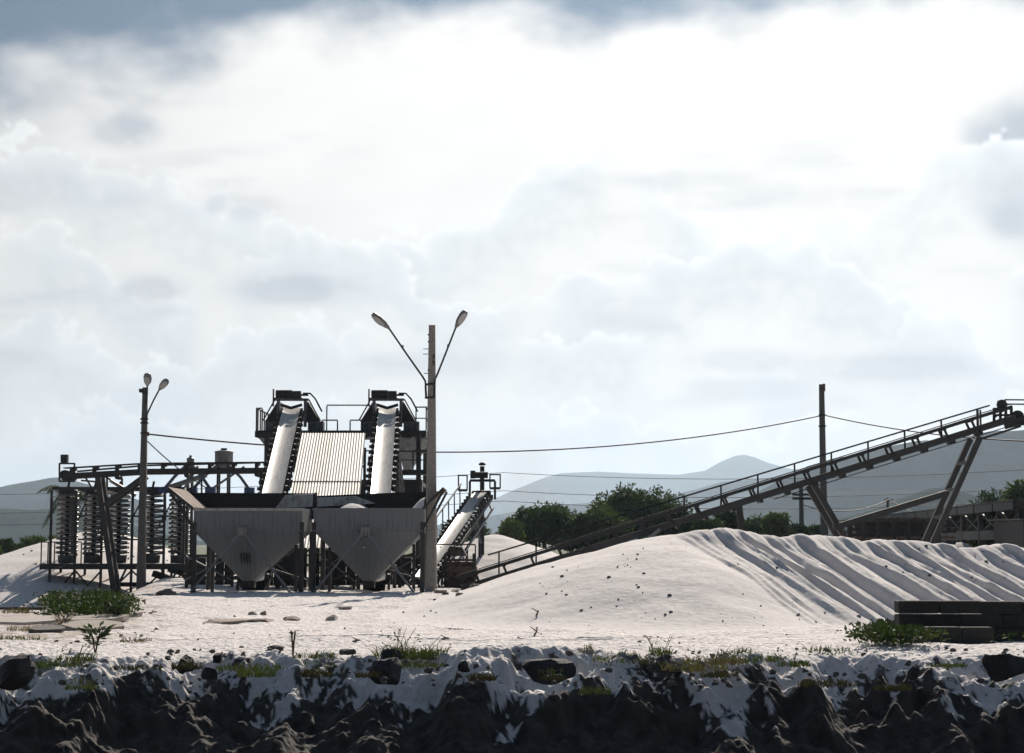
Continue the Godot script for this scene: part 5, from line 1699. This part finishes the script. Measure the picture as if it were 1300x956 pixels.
func crown_mesh(sd: int, rx: float, ry: float, rz: float, clumps: int, per: int, size: float, spiky := 0.0) -> ArrayMesh:
	var r := RandomNumberGenerator.new()
	r.seed = sd
	for c in clumps:
		var v := Vector3(r.randfn(), r.randfn(), r.randfn()).normalized()
		if v.y < -0.45: v.y *= -0.6
		var reach := r.randf_range(0.45, 0.92)
		var mid := Vector3(v.x * rx, v.y * ry, v.z * rz) * reach
		var cr := r.randf_range(0.2, 0.42) * minf(rx, ry)
		var tone := r.randf_range(0.65, 1.3)
		for k in per:
			var o := Vector3(r.randfn(), r.randfn(), r.randfn()).normalized() * cr * pow(r.randf(), 0.35)
			o.y *= 0.8
			var dir := (o.normalized() + Vector3(r.randfn(), r.randfn(), r.randfn()) * 0.6 + Vector3(0, spiky - 0.15, 0)).normalized()
			var side := dir.cross(Vector3(r.randfn(), r.randfn(), r.randfn())).normalized()
			var g := tone * r.randf_range(0.75, 1.25)
			leaf(mid + o, dir, side, size * r.randf_range(0.7, 1.4), size * r.randf_range(0.35, 0.6) * (1.0 - 0.5 * spiky), Color(g, g, g))
	return done()


func tree(called: String, label: String, px: float, top: float, d: float, w: float, m: Material, sd: int, category := "tree", group := "trees behind the sand", size := 0.3, spiky := 0.0, clumps := 46, per := 120) -> void:
	var p := P(px, 690, d)
	p.y = 0.0
	var t := thing(called, label, category, p, group)
	var h := P(px, top, d).y
	var rx := w / 2400.0 * d * 0.5
	var ry := h * 0.46
	var cy := h - ry
	var r := RandomNumberGenerator.new()
	r.seed = sd
	sweep(PackedVector3Array([p + Vector3(0, -0.2, 0), p + Vector3(0.1, cy * 0.4, 0.1), p + Vector3(0, cy * 0.9, 0), p + Vector3(0.1, cy + ry * 0.5, 0)]), 0.05 * h, 0.015 * h, 8)
	here(t, "trunk", M.bark)
	for k in 5:
		var an := TAU * k / 5.0 + r.randf()
		sweep(PackedVector3Array([p + Vector3(0, cy * 0.7, 0), p + Vector3(cos(an) * rx * 0.4, cy * 1.0, sin(an) * rx * 0.4), p + Vector3(cos(an) * rx * 0.8, cy + ry * r.randf_range(0.0, 0.6), sin(an) * rx * 0.8)]), 0.022 * h, 0.006 * h, 5)
		here(t, "limb", M.bark)
	var o := put(t, "crown", crown_mesh(sd, rx, ry, rx * 0.8, clumps, per, size, spiky), m)
	o.position.y = cy


func tuft(label: String, px: float, py: float, n: int, h: float, spread: float, m: Material, sd: int, stems := false, category := "grass tuft", group := "grass tufts on the bank") -> void:
	var p := ground_at(px, py)
	var t := thing("grass_tuft", label, category, p, group)
	var r := RandomNumberGenerator.new()
	r.seed = sd
	for k in n:
		var a := r.randf() * TAU
		var o := Vector3(cos(a), 0, sin(a)) * spread * sqrt(r.randf())
		o.y = surface_y(p.x + o.x, -(p.z + o.z)) - p.y - 0.01
		var lean := Vector3(r.randfn() * 0.4, 1, r.randfn() * 0.4).normalized()
		var l := h * r.randf_range(0.4, 1.1)
		var side := lean.cross(Vector3(cos(a * 3.0), 0, sin(a * 3.0))).normalized()
		var g := r.randf_range(0.6, 1.3)
		var i := V.size()
		var w := 0.006 + 0.006 * r.randf()
		var tip := o + lean * l + Vector3(lean.x, -0.15, lean.z) * l * 0.4
		V.append_array([o - side * w, o + side * w, o + lean * l * 0.6 + side * w * 0.7, o + lean * l * 0.6 - side * w * 0.7, tip])
		var nn := lean.cross(side).normalized()
		for q in 5:
			N.append(nn)
			C.append(Color(g, g, g))
		X.append_array([i, i + 1, i + 2, i, i + 2, i + 3, i + 3, i + 2, i + 4])
	put(t, "blades", done(), m).set_meta("kind", "stuff")
	if stems:
		for k in 4:
			var a := r.randf() * TAU
			var b := Vector3(cos(a), 0, sin(a)) * spread * 0.5
			sweep(PackedVector3Array([p + b, p + b * 1.4 + Vector3(0, h * 0.9, 0), p + b * 2.2 + Vector3(0, h * 1.7, 0)]), 0.007, 0.004, 4)
			here(t, "stalk", M.dry_grass)
		for k in 26:
			var q := Vector3(r.randfn() * spread * 0.6, h * r.randf_range(0.5, 1.6), r.randfn() * spread * 0.6)
			leaf(q, Vector3(r.randfn(), 0.4, r.randfn()).normalized(), Vector3(r.randfn(), r.randfn(), r.randfn()).normalized(), 0.06, 0.03, Color.WHITE)
		put(t, "leaves", done(), M.leaf).set_meta("kind", "stuff")


func leafy_plant(called: String, label: String, px: float, py: float, h: float, w: float, n: int, ll: float, m: Material, sd: int, category := "plant", group := "") -> void:
	var p := ground_at(px, py)
	var t := thing(called, label, category, p, group)
	var r := RandomNumberGenerator.new()
	r.seed = sd
	for k in 4:
		var a := TAU * k / 4.0 + 0.4
		sweep(PackedVector3Array([p - Vector3(0, 0.03, 0), p + Vector3(cos(a) * w * 0.12, h * 0.5, sin(a) * w * 0.12), p + Vector3(cos(a) * w * 0.3, h * 0.92, sin(a) * w * 0.3)]), 0.014, 0.006, 5)
		here(t, "stem", M.bark)
	for k in n:
		var f := pow(r.randf(), 0.7)
		var a := r.randf() * TAU
		var q := Vector3(cos(a) * w * 0.32 * f, h * (0.25 + 0.7 * f) * r.randf_range(0.8, 1.05), sin(a) * w * 0.32 * f)
		var dir := Vector3(cos(a), r.randf_range(-0.1, 0.8), sin(a)).normalized()
		var side := dir.cross(Vector3(r.randfn() * 0.4, 1, r.randfn() * 0.4)).normalized()
		var g := r.randf_range(0.7, 1.3)
		leaf(q, dir, side, ll * r.randf_range(0.7, 1.3), ll * 0.42, Color(g, g, g))
	put(t, "foliage", done(), m).set_meta("kind", "stuff")


func creeper(label: String, a: Vector2, b: Vector2, n: int, h: float, m: Material, sd: int) -> void:
	# low leafy cover over a patch given by two photograph corners
	var p := ground_at((a.x + b.x) * 0.5, b.y)
	var t := thing("creeper", label, "bush", p)
	var r := RandomNumberGenerator.new()
	r.seed = sd
	var k := 0
	while k < n:
		var q := ground_at(r.randf_range(a.x, b.x), r.randf_range(a.y, b.y))
		var u := nb.get_noise_2d(q.x * 1.3, q.z * 1.3)
		k += 1
		if u < -0.2: continue
		var hh := h * clampf(0.5 + u * 1.4, 0.1, 1.2)
		for i in 12:
			var o := q - p + Vector3(r.randfn() * 0.2, hh * pow(r.randf(), 0.5), r.randfn() * 0.25)
			var dir := Vector3(r.randfn(), r.randf_range(0.0, 1.4), r.randfn()).normalized()
			var side := dir.cross(Vector3(r.randfn(), r.randfn(), r.randfn())).normalized()
			var g := r.randf_range(0.6, 1.4)
			leaf(o, dir, side, 0.1 * r.randf_range(0.6, 1.3), 0.055, Color(g, g, g * 0.9))
	put(t, "foliage", done(), m).set_meta("kind", "stuff")


func palm(label: String, at: Vector3, size: float, n: int, sd: int) -> void:
	var foot := Vector3(at.x, -1.3, at.z)
	var t := thing("palm_tree", label, "palm tree", foot)
	sweep(PackedVector3Array([foot, foot.lerp(at, 0.5) + Vector3(0.1, 0, 0), at]), 0.2, 0.14, 9)
	here(t, "trunk", M.bark)
	var r := RandomNumberGenerator.new()
	r.seed = sd
	for k in n:
		var a := TAU * k / n + r.randf_range(-0.2, 0.2)
		var lift := r.randf_range(-0.3, 0.9)
		var l := size * r.randf_range(0.8, 1.1)
		var path := PackedVector3Array()
		for i in 7:
			var f := i / 6.0
			path.append(at + Vector3(cos(a), 0, sin(a)) * l * f * (0.95 - 0.2 * f) + Vector3(0, l * (lift * f - 0.75 * f * f), 0))
		sweep(path, 0.03, 0.008, 4)
		var side := Vector3(-sin(a), 0, cos(a))
		for i in 40:
			var f := 0.12 + 0.88 * i / 40.0
			var c := path[int(f * 5.99)].lerp(path[mini(int(f * 5.99) + 1, 6)], f * 5.99 - int(f * 5.99))
			for s in [-1, 1]:
				var dir: Vector3 = (side * s + Vector3(cos(a), -0.5 - r.randf() * 0.4, sin(a)) * 0.7).normalized()
				leaf(c, dir, dir.cross(Vector3.UP).normalized(), size * 0.34 * (1.0 - 0.6 * absf(f - 0.4)), 0.06, Color.WHITE)
		here(t, "frond", M.leaf_dark)


func make_plants() -> void:
	tree("round_tree", "big round dark green tree standing alone before the haze", 690, 638, 135.0, 96.0, M.leaf, 31, "tree", "trees behind the sand", 0.28, 0.0, 95, 190)
	tree("round_tree", "highest broad green tree behind the middle of stacking conveyor", 812, 620, 140.0, 136.0, M.leaf, 32, "tree", "trees behind the sand", 0.28, 0.0, 120, 200)
	tree("round_tree", "bright green tree merged into side of the highest tree", 762, 641, 132.0, 76.0, M.leaf_light, 33, "tree", "trees behind the sand", 0.28, 0.0, 70, 170)
	tree("round_tree", "low dark green tree below the highest tree's far shoulder", 858, 646, 136.0, 64.0, M.leaf_dark, 34, "tree", "trees behind the sand", 0.28, 0.0, 60, 150)
	tree("shrub", "wispy pale shrub between steel column and big round tree", 648, 652, 128.0, 36.0, M.leaf_light, 35, "shrub", "shrubs behind the sand", 0.26, 0.4, 24, 60)
	tree("shrub", "feathery green shrub right behind the caged conveyor drive", 608, 661, 128.0, 44.0, M.leaf, 36, "shrub", "shrubs behind the sand", 0.28, 0.5, 26, 80)
	tree("shrub", "low shrub partly hidden by small belt conveyor", 574, 662, 130.0, 40.0, M.leaf_dark, 37, "shrub", "shrubs behind the sand", 0.28, 0.2, 26, 80)
	var lows := [[895, 650, 46, "leaf", "leafy low tree under the slope of stacking conveyor"], [925, 642, 40, "leaf_dark", "dark low tree beside conveyor prop over the ridge"], [958, 656, 50, "leaf", "low bushy tree just past the conveyor prop"], [986, 645, 38, "leaf_light", "light green low tree before the distant power pole"], [1012, 660, 36, "leaf_dark", "dark low tree at foot of distant power pole"], [1034, 664, 30, "leaf", "small low tree beside the bare utility pole"], [735, 655, 40, "leaf_dark", "dark tree in gap between round tree and bright tree"]]
	var k := 0
	for q in lows:
		tree("low_tree", q[4], q[0], q[1], 130.0 + 5.0 * (k % 3), q[2], M[q[3]], 50 + k, "tree", "low trees behind the ridge", 0.26, 0.0, 46, 130)
		k += 1
	tree("branchy_tree", "spiky branchy tree above the roof of long shed", 1262, 612, 112.0, 60.0, M.leaf_dark, 71, "tree", "trees by the shed", 0.3, 0.9, 40, 50)
	tree("branchy_tree", "leafy green tree at the end of long shed", 1300, 606, 108.0, 56.0, M.leaf_light, 72, "tree", "trees by the shed", 0.34, 0.2, 46, 90)
	tree("shrub", "green bush showing through the posts of long shed", 1246, 652, 110.0, 50.0, M.leaf_light, 73, "shrub", "trees by the shed", 0.28, 0.0, 34, 90)
	var lefts := [[-18, 684, 50, "leaf", "grey-green bush at far end beyond the sand cone"], [14, 686, 46, "leaf_dark", "dark bush above the slope of sand cone"], [44, 682, 40, "leaf", "upright leafy bush beside the palm"], [68, 683, 34, "leaf_light", "thin pale bush against railed end of platform"]]
	k = 0
	for q in lefts:
		tree("bush", q[4], q[0], q[1], 122.0 + 3.0 * (k % 2), q[2], M[q[3]], 80 + k, "bush", "bushes behind the sand cone", 0.3, 0.6, 30, 90)
		k += 1
	palm("dark palm with drooping fronds behind the first spiral separator", P(93, 630, 103.0), 2.3, 15, 5)
	# plants in front
	creeper("sprawling green creeper at the foot of slanting conveyor leg", Vector2(66, 763), Vector2(158, 788), 1300, 0.4, M.creeper, 91)
	creeper("dark green weeds growing at the block wall's corner", Vector2(1106, 804), Vector2(1165, 822), 320, 0.22, M.creeper, 92)
	creeper("sparse weeds against the dark face of block wall", Vector2(1246, 803), Vector2(1300, 816), 60, 0.2, M.creeper, 93)
	leafy_plant("leafy_plant", "dark glossy leafy plant growing alone on bank edge", 121, 829, 0.44, 0.5, 90, 0.17, M.leaf_dark, 94)
	leafy_plant("leafy_plant", "tall thin plant with small leaves by flat dark rock", 372, 832, 0.42, 0.16, 46, 0.05, M.leaf, 95)
	leafy_plant("leafy_plant", "small spiky green clump on yard slabs", 147, 788, 0.45, 0.5, 80, 0.2, M.leaf_dark, 96)
	leafy_plant("leafy_plant", "reddish dry weed beside brown slab fragment", 80, 800, 0.35, 0.5, 70, 0.12, M.dry_grass, 97)
	var tufts := [[500, 832, 70, 0.24, 0.3, "grass", true, "tall stalky grass tuft on bank behind dark rock"], [525, 834, 120, 0.2, 0.4, "grass", true, "thick green grass tuft highest on the bank"], [545, 835, 60, 0.16, 0.3, "grass", false, "short green tuft beside thick grass on bank"], [400, 834, 60, 0.1, 0.35, "grass", false, "low grass patch beside tall thin plant"], [790, 832, 80, 0.12, 0.45, "grass", false, "low green grass strip at the foot of smooth mound"], [838, 832, 60, 0.18, 0.2, "grass", true, "upright grass tuft past the low grass strip"], [745, 828, 24, 0.14, 0.12, "dry_grass", false, "few dry blades in sand before the smooth mound"], [905, 842, 110, 0.14, 0.5, "dry_grass", true, "tangled dry grass hanging over the bank"], [950, 838, 90, 0.14, 0.5, "grass", false, "mixed grass beside tangled dry grass"], [1050, 828, 60, 0.1, 0.4, "grass", false, "thin grass strip near the block wall's weeds"], [40, 800, 60, 0.14, 0.5, "dry_grass", false, "dry grass between paving strip and bank"], [18, 812, 70, 0.12, 0.6, "grass", false, "small green weeds over the yard's edge"], [22, 778, 70, 0.2, 0.4, "dry_grass", false, "brown grass by the kerb beam"], [172, 815, 40, 0.1, 0.3, "dry_grass", true, "brown straggly weed on sand near glossy plant"], [96, 838, 50, 0.14, 0.3, "grass", true, "straggly weeds on bank beside glossy leafy plant"], [60, 846, 90, 0.14, 0.5, "grass", false, "dark grass growing down the bank face"], [320, 850, 80, 0.12, 0.5, "grass", false, "sparse grass on bank face below flat rock"], [882, 850, 90, 0.14, 0.5, "dry_grass", false, "matted dry grass low on bank face"]]
	var places := ["below the glossy leafy plant", "under the two upright rocks", "between upright rock and flat rock", "under the tall thin plant", "beside the small wedge rock", "beside the broad boulder", "over the broad boulder's hollow", "on the hump between boulders", "beside the largest boulder", "beneath the low grass strip", "beneath the upright grass tuft", "beneath the tangled dry grass", "past the matted dry grass", "below the weeds of the wall corner", "beside the narrow upright rock", "below the low row of blocks"]
	for i in places.size():
		tufts.append([100.0 + i * 74.0 + rng.randf_range(-20, 20), rng.randf_range(842, 885), rng.randi_range(30, 90), rng.randf_range(0.07, 0.14), rng.randf_range(0.15, 0.4), "dead_grass" if i % 3 else "grass", i % 4 == 0, "%s matted grass on bank face %s" % ["brown" if i % 3 else "green", places[i]]])
	k = 0
	for q in tufts:
		tuft(q[7], q[0], q[1], q[2] * 2, q[3], q[4], M[q[5]], 400 + k, q[6])
		k += 1


func make_smoke() -> void:
	# a thin plume of white smoke far behind the trees
	for q in [[664.0, 636.0, 26.0, 30.0, 0.006], [672.0, 612.0, 34.0, 34.0, 0.004], [652.0, 590.0, 40.0, 36.0, 0.002], [705.0, 642.0, 18.0, 12.0, 0.006]]:
		var v := FogVolume.new()
		v.name = numbered("smoke")
		v.shape = RenderingServer.FOG_VOLUME_SHAPE_ELLIPSOID
		v.size = Vector3(q[2], q[3], q[2])
		v.position = P(q[0], q[1], 900.0)
		var m := FogMaterial.new()
		m.density = q[4]
		m.albedo = Color(1, 1, 1)
		v.material = m
		v.set_meta("kind", "stuff")
		v.set_meta("label", "thin white smoke drifting up behind the trees")
		v.set_meta("category", "smoke")
		add_child(v)


# ------------------------------------------------------------------ the scene
func _ready() -> void:
	rng.seed = 7
	unit_tube.top_radius = 0.5
	unit_tube.bottom_radius = 0.5
	unit_tube.height = 1.0
	unit_tube.radial_segments = 12
	unit_tube.rings = 0
	# camera: a lens of about 66 mm, tilted up six degrees; the optical axis goes through the photograph's own centre
	var cam := Camera3D.new()
	cam.name = "camera"
	cam.position = Vector3(0, EYE, 0)
	cam.rotation.x = pitch
	cam.projection = Camera3D.PROJECTION_FRUSTUM
	cam.near = 0.1
	cam.far = 40000.0
	cam.size = 956.0 / F * 0.1
	cam.frustum_offset = Vector2(0, -(478.0 - 433.5) / F * 0.1)
	add_child(cam)
	# sun: behind the plant, a little to the right, 31 degrees up
	var az := deg_to_rad(10.0)
	var el := deg_to_rad(31.0)
	sun_to = Vector3(sin(az) * cos(el), sin(el), -cos(az) * cos(el))
	var sun := DirectionalLight3D.new()
	sun.name = "sun"
	sun.light_energy = 1.6
	sun.light_angular_distance = 0.6
	sun.light_color = Color(1.0, 0.955, 0.9)
	sun.shadow_enabled = true
	add_child(sun)
	sun.look_at_from_position(sun_to * 100.0, Vector3.ZERO)
	var e := Environment.new()
	e.background_mode = Environment.BG_SKY
	e.sky = make_sky()
	e.tonemap_mode = Environment.TONE_MAPPER_LINEAR
	e.tonemap_exposure = 1.22
	e.volumetric_fog_enabled = true
	e.volumetric_fog_density = 0.000088
	e.volumetric_fog_anisotropy = 0.45
	e.volumetric_fog_albedo = Color(0.82, 0.91, 1.0)
	e.sdfgi_enabled = true
	e.ssao_enabled = true
	e.ssil_enabled = true
	var we := WorldEnvironment.new()
	we.name = "world"
	we.environment = e
	add_child(we)
	make_materials()
	# the large structure
	make_ground()
	hill("hill_left_far", [[-260, 640], [-160, 628], [-60, 622], [0, 617], [40, 609], [72, 604], [110, 612], [170, 630], [240, 655], [320, 690]], 3800.0, 300.0, 0.9, M.hill)
	hill("hill_left", [[-260, 650], [-120, 640], [-40, 640], [40, 643], [75, 640], [140, 655], [220, 676], [300, 692]], 2000.0, 180.0, 0.9, M.hill)
	hill("hill_far_peak", [[540, 690], [600, 645], [650, 622], [690, 606], [712, 600], [760, 598], [800, 600], [860, 602], [895, 597], [915, 586], [932, 579], [945, 577], [958, 580], [975, 587], [1000, 594], [1060, 600], [1160, 610]], 9000.0, 700.0, 0.8, M.hill)
	hill("hill_mid", [[420, 694], [560, 664], [640, 650], [700, 640], [780, 634], [860, 625], [920, 612], [970, 606], [1020, 600], [1100, 600], [1200, 610]], 5000.0, 380.0, 0.9, M.hill)
	hill("hill_right", [[800, 692], [880, 655], [940, 632], [990, 606], [1025, 588], [1060, 578], [1100, 572], [1135, 562], [1165, 556], [1190, 558], [1230, 552], [1270, 546], [1320, 540], [1400, 536], [1500, 560], [1620, 600]], 2500.0, 240.0, 1.0, M.hill)
	hill("hill_right_low", [[920, 692], [1000, 672], [1060, 654], [1110, 640], [1150, 624], [1180, 614], [1200, 612], [1230, 622], [1270, 632], [1340, 640], [1450, 640]], 1500.0, 110.0, 1.0, M.hill)
	make_pile()
	cone_pile("white sand cone rising behind and beneath the spiral platform", Vector3(P(122, 690, 113).x, -1.45, -113), 4.4, 12.0, 23.0, 3.0)
	cone_pile("smooth white sand cone behind the steel column and feed box", Vector3(P(626, 690, 88).x, 0, -88), 2.4, 6.2, 9.0, 15.0)
	cone_pile("small white sand heap in front of the long open shed", Vector3(P(1218, 690, 96).x, 0, -96), 2.05, 3.6, 4.0, 25.0)
	make_sheds()
	make_tower()
	make_hopper("grey steel hopper with slotted grille on its sloping front", 246.0, 384.0, 309.5, 323.0, true)
	make_hopper("grey steel hopper without grille beside the tall lamp post", 398.0, 537.0, 462.0, 475.0, false)
	make_spirals()
	make_side_conveyor()
	make_stacker()
	make_posts()
	make_walls()
	make_plants()
	make_loose()
	make_smoke()
